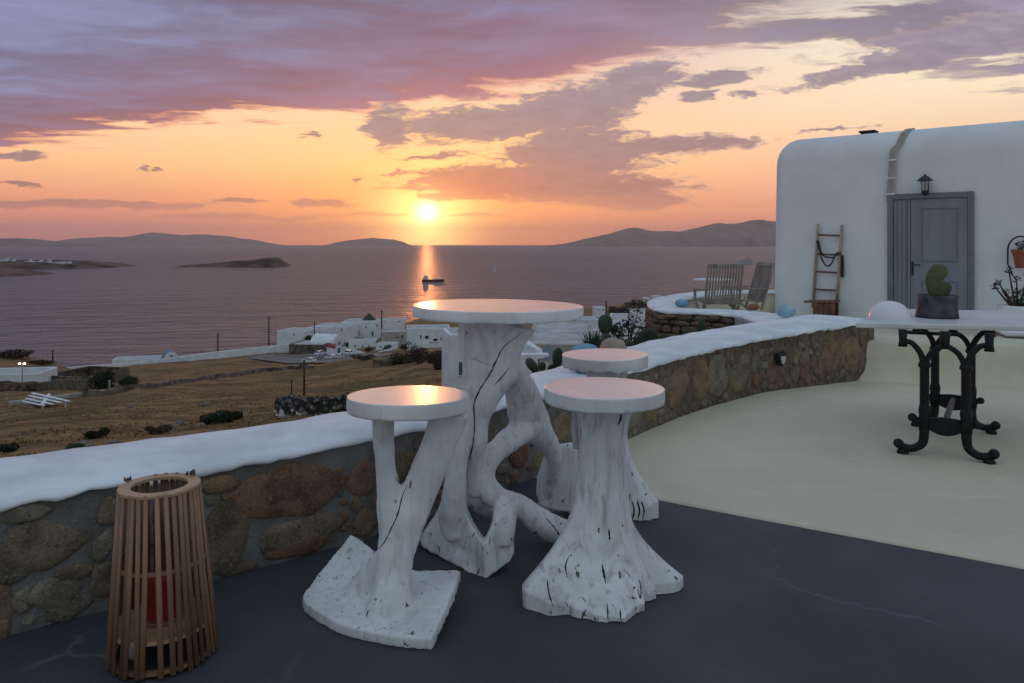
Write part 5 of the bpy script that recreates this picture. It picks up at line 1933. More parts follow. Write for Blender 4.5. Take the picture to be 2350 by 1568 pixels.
def house_box(label, x0, x1, yt, yb, d, depth, rz=0.0, wins=(), doors=(), name='white_house', cat='house', m=None, roof=True, group=None, rim=.28):
    """flat-roofed cube house: pixel box of its front and its distance"""
    k_ = d / F
    w_, h_ = (x1 - x0) * k_, (yb - yt) * k_
    c_ = P((x0 + x1) / 2, yb, d)
    r_ = empty(name, c_.to_tuple(), label, cat, group)
    M = Matrix.Translation(c_) @ Matrix.Rotation(rz, 4, 'Z')
    corners = [M @ Vector((a, b2, 0)) for a in (-w_ / 2, w_ / 2) for b2 in (0, depth)]
    gz = min(land_z(p.x, p.y) for p in corners) - .6
    low_ = min(0, gz - c_.z)
    q_ = MB()
    t_ = .3
    # outer shell with a rim round the sunken roof
    def ringp(ins, z):
        return [(-w_ / 2 + ins, ins, z), (w_ / 2 - ins, ins, z), (w_ / 2 - ins, depth - ins, z), (-w_ / 2 + ins, depth - ins, z)]
    b_ = .05
    rws = [ringp(0, low_), ringp(0, h_ - b_), ringp(b_, h_), ringp(t_, h_), ringp(t_ + .02, h_ - rim)]
    q_.grid([[M @ Vector(p) for p in r2] for r2 in rws], close=True)
    q_.build('wall', m or M_twhite, r_, fix=True)
    if roof:
        q_ = MB()
        q_.prism([tuple((M @ Vector(p)).to_2d()) for p in ringp(t_ + .01, 0)], c_.z + h_ - rim - .15, c_.z + h_ - rim + .02)
        q_.build('roof', M_roofc, r_)
    for lst, mm, nm in ((wins, M_pane, 'window'), (doors, M_bluewin, 'door')):
        for (px, py, ww, hh) in lst:
            lx = (px - (x0 + x1) / 2) * k_
            lz = (yb - py) * k_
            q_ = MB()
            cc_ = M @ Vector((lx, -.015, lz))
            q_.box(cc_, (ww * k_, .05, hh * k_), rz=rz)
            wo = q_.build(nm, mm, r_)
            q_ = MB()
            q_.box(M @ Vector((lx, -.03, lz - hh * k_ / 2 - .06)), (ww * k_ + .25, .14, .1), rz=rz)
            q_.build('sill', M_twhite, wo)
    return r_


def barrel(label, x0, x1, yt, yb, d, depth, name, m_roof, door=None, cat='chapel', rz=0.0):
    """small barrel-vaulted chapel, gable towards the viewer"""
    k_ = d / F
    w_, h_ = (x1 - x0) * k_, (yb - yt) * k_
    c_ = P((x0 + x1) / 2, yb, d)
    r_ = empty(name, c_.to_tuple(), label, cat)
    M = Matrix.Translation(c_) @ Matrix.Rotation(rz, 4, 'Z')
    rr = w_ / 2
    sh = max(.4, h_ - rr)
    prof = [(-rr, -4), (-rr, sh)] + [(-rr * math.cos(R(a)), sh + rr * math.sin(R(a))) for a in range(15, 180, 15)] + [(rr, sh), (rr, -4)]
    q_ = MB()
    q_.extrude([M @ Vector((a, 0, z)) for a, z in prof], M.to_3x3() @ Vector((0, depth, 0)))
    q_.build('wall', M_twhite, r_)
    arcp = [(-rr * 1.03 * math.cos(R(a)), sh + rr * 1.03 * math.sin(R(a))) for a in range(0, 181, 15)]
    arci = [(-rr * .96 * math.cos(R(a)), sh + rr * .96 * math.sin(R(a))) for a in range(180, -1, -15)]
    q_ = MB()
    q_.extrude([M @ Vector((a, .5, z)) for a, z in arcp + arci], M.to_3x3() @ Vector((0, depth - .4, 0)))
    q_.build('vault_roof', m_roof, r_)
    q_ = MB()
    q_.box(M @ Vector((0, -.03, 1.05)), (1.0, .1, 2.1), rz=rz)
    q_.build('door', door or M_bluewin, r_)
    return r_


def along(pix, ds):
    """photo polyline with distances -> ground points"""
    out = []
    for (px, py), d in zip(pix, ds):
        out.append(P(px, py, d))
    return out


def low_wall(label, pts, h_, th_, m, name='boundary_wall', sub=6, lump=0.0, follow=True, drop=1.2):
    sp_ = [Vector(q_) for q_ in spline([p.to_tuple() for p in pts], n=sub)]
    r_ = empty(name, sp_[0].to_tuple(), label, 'wall')
    rows_ = []
    for i, p in enumerate(sp_):
        tn = sp_[min(i + 1, len(sp_) - 1)] - sp_[max(i - 1, 0)]
        tn.z = 0
        tn.normalize()
        o_ = Vector((-tn.y, tn.x, 0)) * th_ / 2
        z0 = land_z(p.x, p.y) if follow else p.z
        j = lump * noise.noise(Vector((i * .9, 0, th_)))
        j2 = lump * noise.noise(Vector((i * .9, 5, th_)))
        rows_.append([Vector((p.x, p.y, z0 - drop)) - o_, Vector((p.x, p.y, z0 + h_ * .9 + j)) - o_ * 1.0, Vector((p.x, p.y, z0 + h_ + j2)) - o_ * .6, Vector((p.x, p.y, z0 + h_ + j2)) + o_ * .6,
                      Vector((p.x, p.y, z0 + h_ * .9 + j)) + o_, Vector((p.x, p.y, z0 - drop)) + o_])
    q_ = MB()
    q_.grid(rows_)
    k_ = len(sp_)
    q_.f += [tuple(range(5, -1, -1)), tuple((k_ - 1) * 6 + i for i in range(6))]
    q_.build('wall_body', m, r_, smooth=lump > 0)
    return r_


# long white complex at the shore, stepped along the slope
house_box('blank walled white house at the seaward end of the long white complex', 632, 700, 760, 797, 300, 12, R(-14), [(676, 768, 3, 3)])
house_box('white house with small dark window and bush before it in the long complex', 690, 742, 755, 790, 312, 11, R(-12), [(692, 765, 2.2, 6), (700, 767, 3.4, 3.2), (729, 761, 3, 4)])
house_box('tall white house with tree at its corner in the long complex', 722, 800, 748, 786, 322, 12, R(-10), [(746, 757, 2.6, 6), (766, 753, 2.2, 5), (785, 756, 2.2, 7), (770, 769, 3, 2)])
house_box('white house with blue doors under the conical windmill roof', 783, 870, 738, 783, 335, 13, R(-6), [(840, 751, 3, 3), (807, 764, 2.5, 6), (866, 747, 2.4, 5)], [(856, 766, 4.5, 11), (823, 764, 3, 8)])
house_box('white flat roofed house behind the windmill', 874, 926, 735, 757, 365, 11, R(4), [(880, 745, 9, 7), (915, 738, 3, 3)])
house_box('low pinkish grey house with one dark window beyond the red chapel', 876, 934, 762, 788, 285, 10, R(10), [(911, 775, 4.5, 4), (923, 773, 3, 7)], name='stone_house', m=M_pale)
house_box('white two storey house with three dark windows and stepped terrace', 934, 1034, 754, 794, 232, 11, R(8), [(966, 773, 2.6, 8.5), (979.5, 774, 8, 7), (999, 780.5, 9.5, 6), (1043, 772, 2, 6)], [(1013, 779, 4, 8)])
house_box('pale low terrace block under the house with three dark windows', 968, 1008, 789, 808, 222, 6, R(-14), roof=False)
house_box('narrow white house gable with tall grey shutter behind the tall table', 1031, 1078, 768, 900, 60, 5, R(12), [], [(1057, 846, 8, 30)])
house_box('low white house with red flat terrace beside the tower', 1000, 1050, 742, 756, 420, 12, 0, [(1010, 748, 3, 3), (1030, 748, 3, 3)])
house_box('long white house with dark door beyond the curved white roof edge', 1222, 1290, 740, 763, 190, 9, R(-6), [(1240, 748, 3, 3), (1262, 749, 2.5, 3)], [(1269, 754, 3, 8)])
house_box('white cube house with blank wall behind the tall prickly pear', 1335, 1378, 734, 763, 165, 8, R(5), [(1350, 739, 4, 2)], [(1340, 755, 2.5, 8)])
house_box('white house with small windows close behind the tall prickly pear', 1400, 1453, 727, 752, 175, 9, R(-8), [(1430, 735, 3, 3), (1440, 738, 3, 3)])
house_box('white stepped house with dark upper window next to the yard wall', 1466, 1520, 722, 758, 150, 8, R(6), [(1505, 729, 5, 5), (1478, 744, 3, 3), (1496, 748, 2, 4)])
house_box('white village house low among the shrubs below the yard', 1412, 1470, 744, 770, 120, 7, R(14), [(1425, 752, 3, 4), (1448, 754, 3, 4)])
house_box('small white house on the brown hill by the sea', 1368, 1392, 706, 719, 330, 8, R(5), [(1374, 711, 2.2, 2.5), (1385, 711, 2.2, 2.5)])
house_box('lone white cube house on top of the brown hill', 1478, 1492, 684, 694, 520, 8, 0, [(1483, 688, 2, 2.5)])
house_box('white tower house on the brown hill beside the yard parapet', 1503, 1522, 680, 695, 500, 9, R(4), [(1510, 686, 2, 3)])
house_box('long pale flat roofed house across the brown hill', 1430, 1510, 712, 722, 300, 8, R(-3), [(1455, 716, 3, 3), (1475, 716, 3, 3)], m=M_pale)
house_box('grey beige flat terrace roof with pale rim beyond the blue boulder', 1205, 1372, 790, 806, 62, 19, R(-4), m=M_pale, rim=.12, name='terrace_house')
house_box('white flat roof with small chimney on the slope beside the tall table', 1190, 1262, 812, 862, 33, 5.2, R(10), rim=.1)
q0 = P(1254, 826, 33)
tp = empty('grey_canopy', q0.to_tuple(), 'grey blue cloth canopy over the white roof beside the tall table', 'canopy')
s = MB()
s.add([q0 + Vector((-.35, 0, .0)), q0 + Vector((.35, -.1, .02)), q0 + Vector((.42, 1.6, .1)), q0 + Vector((-.25, 1.6, .1)), q0 + Vector((.1, .8, .62))], [(0, 1, 4), (1, 2, 4), (2, 3, 4), (3, 0, 4)])
s.build('cloth', mat('grey_cloth', (.17, .20, .24), .9, .1, 2), tp)
for dx_, dy_ in ((-.33, .02), (.33, -.08), (.4, 1.55)):
    MB().tube([q0 + Vector((dx_, dy_, -.9)), q0 + Vector((dx_, dy_, .03))], .03, 6).build('pole', M_stem, tp)
s = MB()
low_wall('curved white roof edge wall sweeping behind the prickly pears', [P(1205, 775, 90), P(1240, 771, 92), P(1290, 765, 96), P(1340, 767, 92), P(1376, 772, 88)], .75, .45, M_twhite, follow=False)
house_box('low white courtyard building between the vaulted storehouse and garden wall', 800, 862, 783, 804, 284, 8, R(6), [(815, 794, 3, 4), (846, 795, 3, 4)], [(832, 797, 3, 7)])
house_box('small white outhouse with flat roof beside the courtyard building', 862, 902, 790, 806, 268, 7, R(-8), [(874, 797, 3, 3)], [(890, 799, 3, 6)])
house_box('white cottage with two windows on the far shore behind the tall table', 1120, 1200, 742, 760, 300, 10, R(4), [(1140, 750, 4, 4), (1170, 750, 4, 4)])
# terrace and vault in front of the complex
house_box('brown stone retaining terrace below the long white complex', 661, 742, 791, 809, 283, 14, R(-8), name='stone_terrace', cat='terrace', m=M_tstone)
barrel('white barrel vaulted storehouse with plain end wall', 752, 804, 771, 797, 292, 10, 'vaulted_house', M_twhite, cat='house', rz=R(70))
barrel('small white chapel with red barrel roof beside the parked cars', 770, 786, 793, 812, 268, 7.5, 'chapel', M_redroof, rz=R(38))
barrel('tiny white chapel with red roof joined to the red roofed chapel', 786, 797, 795, 810, 273, 4, 'chapel', M_redroof, rz=R(50))
barrel('white seaside chapel with blue barrel roof on the shore road', 379, 408, 808, 829, 285, 6, 'chapel', M_bluedome, M_bluedome, rz=R(32))
house_box('low white terrace rooms with flat roof next to the blue chapel', 262, 362, 824, 841, 281, 8, R(14), [(300, 832, 3, 3), (318, 831, 3, 3), (344, 829, 3, 4)])
# windmill with conical roof
wc = P(847, 742, 345)
wm = empty('windmill', wc.to_tuple(), 'round white windmill with dark conical thatched roof', 'windmill')
MB().lathe(wc, [(3.5, -7), (3.3, .9), (2.9, .95)], 24).build('tower', M_twhite, wm, smooth=False)
MB().lathe(wc, [(3.75, .85), (3.7, 1.0), (1.9, 2.9), (.5, 4.3), (.0, 4.45)], 24).build('cone_roof', M_thatch, wm, smooth=True)
MB().box(wc + Vector((.8, -3.15, -1)), (.8, .3, 1.2)).build('window', M_pane, wm)
# walls
low_wall('long white roadside wall running along the shore', along([(115, 860), (180, 850), (300, 842), (420, 826), (500, 816), (610, 804), (664, 798)], [262, 266, 272, 280, 286, 294, 296]), 1.5, .5, M_twhite, follow=False)
low_wall('white garden wall bending round the parking place', along([(790, 812), (820, 820), (846, 827), (880, 820), (912, 809)], [270, 262, 255, 255, 258]), 2.3, .4, M_twhite, follow=False)
low_wall('dark dry stone field wall winding across the brown field', along([(190, 915), (260, 905), (330, 893), (400, 882), (470, 868), (540, 858), (600, 855), (660, 858), (720, 864)], [128, 132, 138, 146, 160, 176, 186, 190, 190]), .9, .7, M_tstone, lump=.35)
low_wall('rubble stone wall on the slope under the white cap beside the shell stool', [P(640, 968, 60), P(700, 962, 58), P(760, 946, 57), P(820, 934, 56), P(900, 925, 55)], 1.3, .8, M_rubble, lump=.5, sub=10)
low_wall('stone edged field terrace wall below the parking place', along([(856, 868), (900, 866), (950, 862), (1010, 880)], [150, 150, 152, 140]), 1.9, .6, M_tstone, lump=.3)
low_wall('brown compound wall with pale coping by the pergola', along([(-20, 918), (40, 905), (84, 894), (140, 905), (200, 916)], [150, 156, 160, 148, 136]), 2.0, .5, M_tstone)
low_wall('pale coping wall along the field edge beside the pergola', along([(20, 946), (110, 938), (200, 922), (270, 910), (335, 897)], [118, 122, 130, 136, 142]), .7, .5, M_pale)
house_box('brown walled compound with pale coping behind the dark trees', 88, 206, 864, 906, 172, 14, R(-12), name='stone_compound', cat='building', m=M_tstone, roof=False)
house_box('white building with scalloped parapet by the lit street lamp', -60, 82, 860, 895, 165, 10, R(10), [(18, 876, 5, 5), (-20, 874, 5, 6)], [(20, 883, 4, 6)])
# parking place
pk = [P(610, 806, 292), P(700, 812, 284), P(800, 822, 262), P(900, 842, 215), P(880, 850, 205), P(760, 848, 228), P(660, 836, 255), P(560, 820, 276)]
s = MB()
cpk = sum(pk, Vector()) / len(pk)
vs = [Vector((p.x, p.y, land_z(p.x, p.y) + .5)) for p in pk]
rows = []
for f in np.linspace(0, 1, 9):
    rows.append([])
    for p in pk:
        q_ = cpk.lerp(p, f)
        rows[-1].append(Vector((q_.x, q_.y, land_z(q_.x, q_.y) + .30)))
s.grid(rows, close=True)
tag(s.build('parking_ground', mat('parking_dirt', (.20, .17, .145), .95, .12, .2), smooth=True, fix=False), kind='structure')

# pergola of white beams
pg = P(100, 926, 101)
per = empty('white_pergola', pg.to_tuple(), 'white slatted pergola beside the brown compound wall', 'pergola')
for (xa, ya, xb, yb_) in ((75, 902, 160, 921), (68, 908, 140, 924), (62, 915, 122, 928), (54, 921, 100, 931)):
    a, b2 = P(xa, ya, 105), P(xb, yb_, 98)
    MB().tube([a, b2], .27, 4, flat=.10).build('beam', M_twhite, per)
a, b2 = P(112, 905, 104), P(96, 930, 98)
MB().tube([a, b2], .24, 4, flat=.12).build('cross_beam', M_twhite, per)
for px, py, d in ((56, 921, 104.6), (98, 931, 98.2), (150, 920, 99), (78, 903, 104.5)):
    p = P(px, py, d)
    MB().tube([Vector((p.x, p.y, land_z(p.x, p.y) - .3)), p], .12, 6).build('post', M_twhite, per)

# ---------------------------------------------------------------- poles and lamps
M_pole = mat('dark_pole', (.035, .026, .024), .8, .2, 3)
M_polep = mat('pale_pole', (.32, .25, .19), .7, .1, 3)


def pole(label, px, y0, y1, d, rad, m=None, arm=True, name='utility_pole', group='poles on the slope'):
    a, b2 = P(px, y1, d), P(px, y0, d)
    gz = land_z(a.x, a.y)
    r_ = empty(name, (a.x, a.y, gz), label, 'pole', group)
    MB().tube([Vector((a.x, a.y, min(gz, a.z) - .5)), Vector((a.x, a.y, (gz + b2.z) / 2)), b2], [rad * 1.3, rad * 1.1, rad], 8).build('shaft', m or M_pole, r_, smooth=True)
    if arm:
        MB().box(b2 - Vector((0, 0, .5)), (1.3, .12, .12)).build('crossarm', m or M_pole, r_)
    else:
        MB().lathe(b2, [(rad, 0), (rad * 1.5, .05), (rad * 1.5, .2), (.0, .28)], 8).build('cap', m or M_pole, r_)


pole('dark utility pole standing in the brown field beside a thinner post', 698, 826, 932, 92, .11)
pole('thin dark post beside the taller field pole', 669, 876, 932, 92, .08, arm=False)
pole('dark utility pole at the shore next to the blank white house', 617, 727, 795, 300, .26)
pole('dark utility pole on the shore road past the blue chapel', 500, 765, 815, 288, .26)
pole('thin pole on the headland by the sea', 121, 803, 842, 262, .22)
pole('dark pole in front of the white house with the conical roof', 876, 712, 778, 318, .26)
pole('thin pole rising behind the bush in the white complex', 722, 738, 768, 305, .2)
pole('thin dark pole between the white houses and the tall table', 1288, 730, 762, 170, .14)
pole('short dark pole on the brown hill above the prickly pear', 1391, 692, 726, 300, .3, arm=False)
pole('thin dark pole in the village behind the garden shrub', 1423, 742, 775, 110, .09)
pole('pale wooden post at the corner of the field wall', 15, 908, 940, 116, .16, M_polep, arm=False)
pole('pale short lamp post beside the dark trees', 251, 876, 903, 138, .16, M_polep, arm=False)
# lit street lamp
d = 158
lb_ = P(51, 912, d)
sl = empty('street_lamp', (lb_.x, lb_.y, land_z(lb_.x, lb_.y)), 'lit double headed street lamp above the white building', 'lamp')
tpz = P(51, 836, d)
MB().tube([Vector((lb_.x, lb_.y, land_z(lb_.x, lb_.y) - .3)), tpz], [.14, .09], 8).build('post', M_polep, sl)
M_lit = bpy.data.materials.new('lit_lamp')
M_lit.use_nodes = True
q = NT(M_lit.node_tree)
q.n.remove(q.n['Principled BSDF'])
em = q.node('ShaderNodeEmission')
q.put(em.inputs[0], q.mix(q.noise(q.node('ShaderNodeTexCoord').outputs['Object'], 2, 1), (1, .82, .62), (1, .75, .7)))
em.inputs[1].default_value = 7
q.l.new(em.outputs[0], q.n['Material Output'].inputs[0])
for sx in (-1, 1):
    MB().tube([tpz, tpz + Vector((sx * .4, 0, .15))], .05, 6).build('arm', M_polep, sl)
    q = MB()
    q.ball(tpz + Vector((sx * .5, -.1, .12)), (.26, .2, .16), 10, 6)
    q.build('lamp_head', M_lit, sl, smooth=True)

# ---------------------------------------------------------------- cars
M_carw = mat('white_car_paint', (.70, .72, .75), .25, .02, 1, coat=.6)
M_carglass = mat('car_glass', (.03, .035, .045), .1, .1, 2)
M_tyre = mat('tyre', (.02, .02, .02), .8, .1, 5)


def make_car(kind):
    r_ = empty('parked_car', (0, 0, 0), 'x', 'car', 'cars on the parking place', local=True)
    L_ = 2.1
    prof = [(-L_, .35), (-L_, .85), (-L_ + .15, .95), (-1.25, 1.0), (1.05, 1.0), (L_ - .12, .85), (L_, .7), (L_, .35)]
    q_ = MB()
    q_.extrude([(a, -.85, z) for a, z in prof], (0, 1.7, 0))
    q_.build('body', M_carw, r_, bevel=.08)
    back = -1.75 if kind == 'van' else -1.55
    cab_ = [(back, .98), (back + .25, 1.5), (.25, 1.52), (1.0, .98)]
    q_ = MB()
    q_.extrude([(a, -.76, z) for a, z in cab_], (0, 1.52, 0))
    cb = q_.build('cabin', M_carw, r_, bevel=.06)
    for sy in (-1, 1):
        q_ = MB()
        q_.extrude([(back + .22, sy * .765, 1.05), (back + .36, sy * .765, 1.42), (.18, sy * .765, 1.44), (.78, sy * .765, 1.05)], (0, sy * .02, 0))
        q_.build('side_window', M_carglass, r_)
    q_ = MB()
    q_.extrude([(.36, -.66, 1.46), (.36, .66, 1.46), (.95, .68, 1.05), (.95, -.68, 1.05)], (.03, 0, .025))
    q_.build('windscreen', M_carglass, r_)
    q_ = MB()
    q_.extrude([(back + .19, -.62, 1.42), (back + .19, .62, 1.42), (back - .01, .66, 1.06), (back - .01, -.66, 1.06)], (-.03, 0, .015))
    q_.build('rear_window', M_carglass, r_)
    for sx in (-1.3, 1.3):
        for sy in (-1, 1):
            q_ = MB()
            q_.tube([(sx, sy * .70, .33), (sx, sy * .88, .33)], .33, 14)
            wh = q_.build('wheel', M_tyre, r_)
            q_ = MB()
            q_.tube([(sx, sy * .80, .33), (sx, sy * .89, .33)], .19, 12)
            q_.build('rim', M_carw, wh)
            wh.children[0].location = (0, 0, 0)
    for sy in (-1, 1):
        MB().box((L_ - .02, sy * .6, .72), (.08, .3, .14)).build('headlight', M_pane, r_, bevel=.02)
    return r_


cars = [('hatchback', 709, 839, 240, 170, 'lone white hatchback parked beside the field pole'), ('van', 736, 815, 268, 60, 'white van parked beside the red roofed chapel'),
        ('hatchback', 759, 825, 258, 160, 'white car parked behind the other white car below the chapels'), ('hatchback', 776, 826, 256, 160, 'white car in the middle of the parked row below the chapels'),
        ('hatchback', 797, 832, 250, 162, 'white car parked next to the white garden wall')]
proto = {}
for kd, px, py, d, rot_, lab in cars:
    if kd not in proto:
        proto[kd] = make_car(kd)
        o = proto[kd]
    else:
        o = copy_tree(proto[kd])
    p = P(px, py, d)
    o.location = (p.x, p.y, max(land_z(p.x, p.y) + .32, p.z) if abs(land_z(p.x, p.y) + .32 - p.z) < 3 else p.z)
    o.rotation_euler = (0, 0, R(rot_))
    o.scale = (1.05, 1.05, 1.05)
    o['label'] = lab

# ---------------------------------------------------------------- trees and bushes on the slope
def bush(label, px, py, d, w_px, h_px, m, n_, leaf, name='bush', trunk=True, seed=0, group=None, lobes=5):
    """py is the foot; the crown is filled with leaf-sized faces in uneven clumps"""
    rnd_ = random.Random(seed + int(px))
    k_ = d / F
    c_ = P(px, py, d)
    c_.z = land_z(c_.x, c_.y) if abs(land_z(c_.x, c_.y) - c_.z) < 4 else c_.z
    r_ = empty(name, c_.to_tuple(), label, 'tree' if name.endswith('tree') else 'bush', group)
    w_, h_ = w_px * k_ / 2, h_px * k_
    s_ = MB()
    for l in range(lobes):
        lc_ = c_ + Vector((rnd_.uniform(-.62, .62) * w_, rnd_.uniform(-.5, .5) * w_, h_ * rnd_.uniform(.16, .62)))
        rr_ = rnd_.uniform(.32, .55)
        leaf_cloud(s_, lc_, (w_ * rr_, w_ * rr_, h_ * rr_ * .62), n_ // lobes, leaf, rnd_)
    s_.build('crown', m, r_, fix=False)
    for l in range(3 if trunk else 1):
        e_ = c_ + Vector((rnd_.uniform(-.4, .4) * w_, rnd_.uniform(-.3, .3) * w_, h_ * .6))
        MB().tube([c_ - Vector((0, 0, .4)), c_.lerp(e_, .45), e_], [.12 * h_ * .4, .08 * h_ * .4, .03 * h_ * .4], 6).build('trunk', M_stem, r_)
    return r_


bush('dark rounded bush in the middle of the brown field', 510, 982, 58, 92, 44, M_leafd, 1800, .22, seed=1)
bush('small dark round bush in the brown field', 222, 1012, 50, 50, 30, M_leafd, 1300, .15, seed=2)
bush('low green bush at the foot of the field by the white cap', 172, 1040, 42, 56, 30, M_leaf, 900, .16, seed=3)
bush('dark low bush at the field edge', 12, 1036, 43, 52, 26, M_leafd, 800, .16, seed=4)
bush('big dark tree beside the brown compound wall', 228, 906, 142, 70, 50, M_leafd, 2200, .42, name='dark_tree', seed=5, lobes=8)
bush('spreading dark shrub along the field wall', 292, 895, 146, 64, 22, M_leafd, 1200, .36, seed=6)
bush('tangled brown shrub with grey twigs beside the green flowering bush', 360, 1000, 52, 60, 26, M_leafb, 900, .18, seed=7)
bush('brown dry scrub in front of the low white garden wall', 830, 842, 200, 60, 16, M_leafb, 600, .5, seed=8)
bush('tall brown bare tree below the three windowed house', 960, 866, 140, 66, 60, M_leafb, 1500, .34, name='brown_tree', seed=9, lobes=7)
bush('brown bushy tree beside the narrow gable house', 1004, 872, 120, 56, 58, M_leafb, 1500, .3, name='brown_tree', seed=10, lobes=7)
bush('dark green scrub tree on the slope behind the shell stool', 920, 870, 150, 56, 34, M_leafg, 1300, .36, name='scrub_tree', seed=11, lobes=6)
bush('dark bush in front of the white complex', 714, 784, 300, 36, 18, M_leafd, 800, .5, seed=12)
bush('thin dark cypress like tree by the vaulted storehouse', 786, 786, 296, 14, 30, M_leafd, 500, .5, name='dark_tree', seed=13)
bush('dark creeping tree along the vaulted storehouse wall', 795, 794, 290, 14, 22, M_leafd, 450, .5, name='dark_tree', seed=14)
bush('pink flowering bush before the blue doors', 826, 776, 315, 26, 18, mat('pinkish_leaf', (.12, .06, .06), .8, .3, 1), 600, .45, seed=15)
bush('brown courtyard bush between the chapel and the three windowed house', 888, 790, 262, 30, 20, M_leafb, 600, .42, seed=16)
bush('brown shrub beside the low pinkish house', 930, 800, 245, 34, 14, M_leafb, 500, .42, seed=17)
bush('reddish shrub in the white courtyard behind the garden wall', 846, 812, 258, 34, 14, M_leafb, 500, .4, seed=18)
bush('small tree by the long white house with the dark door', 1302, 762, 180, 16, 26, M_leafb, 500, .3, name='brown_tree', seed=19)
bush('slender brown tree next to the white cube house', 1326, 763, 175, 14, 22, M_leafb, 400, .3, name='brown_tree', seed=20)
bush('dark bushes on the roof line of the white cube house', 1360, 740, 185, 36, 14, M_leafb, 500, .34, seed=21)
bush('brown scrub covering the near side of the brown hill', 1418, 724, 290, 60, 26, M_leafb, 1100, .7, seed=22, lobes=8)
bush('brown scrub covering the crest of the brown hill', 1470, 706, 420, 90, 20, M_leafb, 1200, 1.0, seed=23, lobes=9)
bush('dark shrub under the pale flat roofed house', 1480, 735, 200, 60, 16, M_leafb, 800, .4, seed=24)
bush('green shrub among the white village houses', 1455, 772, 100, 56, 30, M_leafd, 900, .22, seed=25)
bush('dark shrub at the foot of the long white house', 1240, 772, 150, 60, 12, M_leafd, 600, .3, seed=26)
bush('dark scrub along the shore headland', 20, 822, 240, 90, 20, M_leafb, 1500, .8, seed=27, lobes=10)
bush('brown scrub at the tip of the shore headland', 95, 846, 240, 80, 14, M_leafb, 800, .6, seed=28, lobes=7)
# green bushes with white flowers close under the cap
for i, (lab, px, py, d, w_, h2, fl) in enumerate((('green bush with large white flowers under the white cap', 650, 975, 26, 70, 34, True), ('leafy green shrub growing over the rubble wall', 690, 962, 30, 90, 40, False),
                                                  ('bright green plant close to the white cap', 575, 992, 22, 60, 26, False), ('pale yellow green plant under the white cap', 440, 1006, 24, 60, 24, False))):
    o = bush(lab, px, py, d, w_, h2, M_leaf if i != 1 else M_leafd, 900, .085, seed=40 + i)
    if fl:
        rnd_ = random.Random(5)
        c_ = Vector(o.location)
        for k in range(11):
            q_ = MB()
            f0_ = P(px + rnd_.choice((-12, 30)) + rnd_.uniform(-12, 14), 947 + rnd_.uniform(-6, 6), d - .4)
            for j in range(7):
                th = j * 6.28 / 7
                dr_ = Vector((math.cos(th), -.3, math.sin(th)))
                sd_ = Vector((-math.sin(th), 0, math.cos(th))) * .014
                q_.add([f0_, f0_ + dr_ * .036 + sd_, f0_ + dr_ * .062, f0_ + dr_ * .036 - sd_], [(0, 1, 2, 3)])
            q_.build('flower', M_petalw, o, fix=False)

# field rocks
rnd = random.Random(77)
M_rock = mat('field_rock', (.20, .16, .135), .95, .2, 4, bump=.02, bscale=8)
rocks = MB()
for k in range(90):
    px, d = rnd.uniform(-150, 1000), math.exp(rnd.uniform(math.log(38), math.log(230)))
    x, y = (px - CX) / F * d, d
    r_ = rnd.uniform(.12, .45)
    rocks.ball((x, y, land_z(x, y) + r_ * .2), (r_ * rnd.uniform(.8, 1.6), r_, r_ * .6), 6, 4)
tag(rocks.build('loose_rubble', M_rock, smooth=False), 'loose stones scattered over the brown hillside', 'rubble', kind='stuff')
# dry tufts: uncountable field grass
tuft = MB()
for k in range(15000):
    px, d = rnd.uniform(-200, 1020), math.exp(rnd.uniform(math.log(26), math.log(190)))
    x, y = (px - CX) / F * d, d
    if noise.noise(Vector((x * .12, y * .12, 0))) < -.12:
        continue
    z = land_z(x, y)
    h_ = rnd.uniform(.06, .2)
    for j in range(2):
        th = rnd.uniform(0, 6.28)
        sd = Vector((math.cos(th), math.sin(th), 0)) * h_ * .5
        tuft.add([Vector((x, y, z - .03)) - sd, Vector((x, y, z - .03)) + sd, Vector((x + rnd.uniform(-.1, .1), y, z + h_))], [(0, 1, 2)])
tag(tuft.build('dry_grass', mat('dry_grass', (.30, .19, .085), .9, .3, .4, color2=(.17, .11, .05), spec=.1), fix=False), 'dry brown grass covering the sloping field', 'grass', kind='stuff')

# houses on the peninsula across the bay
rnd = random.Random(9)
spots = [(4, 601, 10), (16, 606, 13), (30, 607, 14), (44, 609, 12), (52, 611, 10), (60, 606, 12), (74, 607, 12), (86, 608, 9), (95, 608, 8), (106, 607, 10), (118, 607, 9), (130, 607, 11), (142, 607, 11), (156, 606, 8), (12, 599, 7), (28, 599, 6), (66, 600, 6), (90, 601, 7), (110, 602, 7), (36, 612, 12), (22, 611, 9)]
first = None
for px, py, w_ in spots:
    d = 1420
    p = P(px, py, d)
    ww = w_ * d / F * .8
    r_ = empty('distant_house', p.to_tuple(), 'tiny white house of the settlement on the peninsula across the bay', 'house', 'white houses on the peninsula')
    hh = rnd.uniform(3.0, 4.6)
    MB().box(p + Vector((0, 4, -4 + hh)), (ww, 8, hh + 6)).build('wall', M_twhite, r_)
    MB().box(p + Vector((0, 4, hh + hh / 2 - .9)), (ww * .92, 7, .25)).build('roof', M_roofc, r_)
    for k in range(2):
        MB().box(p + Vector((-ww / 4 + k * ww / 2, -.05, hh - .6)), (1.4, .2, 1.4)).build('window', M_pane, r_)

# ---------------------------------------------------------------- boats
M_hull = mat('dark_red_hull', (.10, .03, .03), .5, .1, .3)
M_hullw = mat('white_hull', (.62, .60, .60), .4, .05, .3)


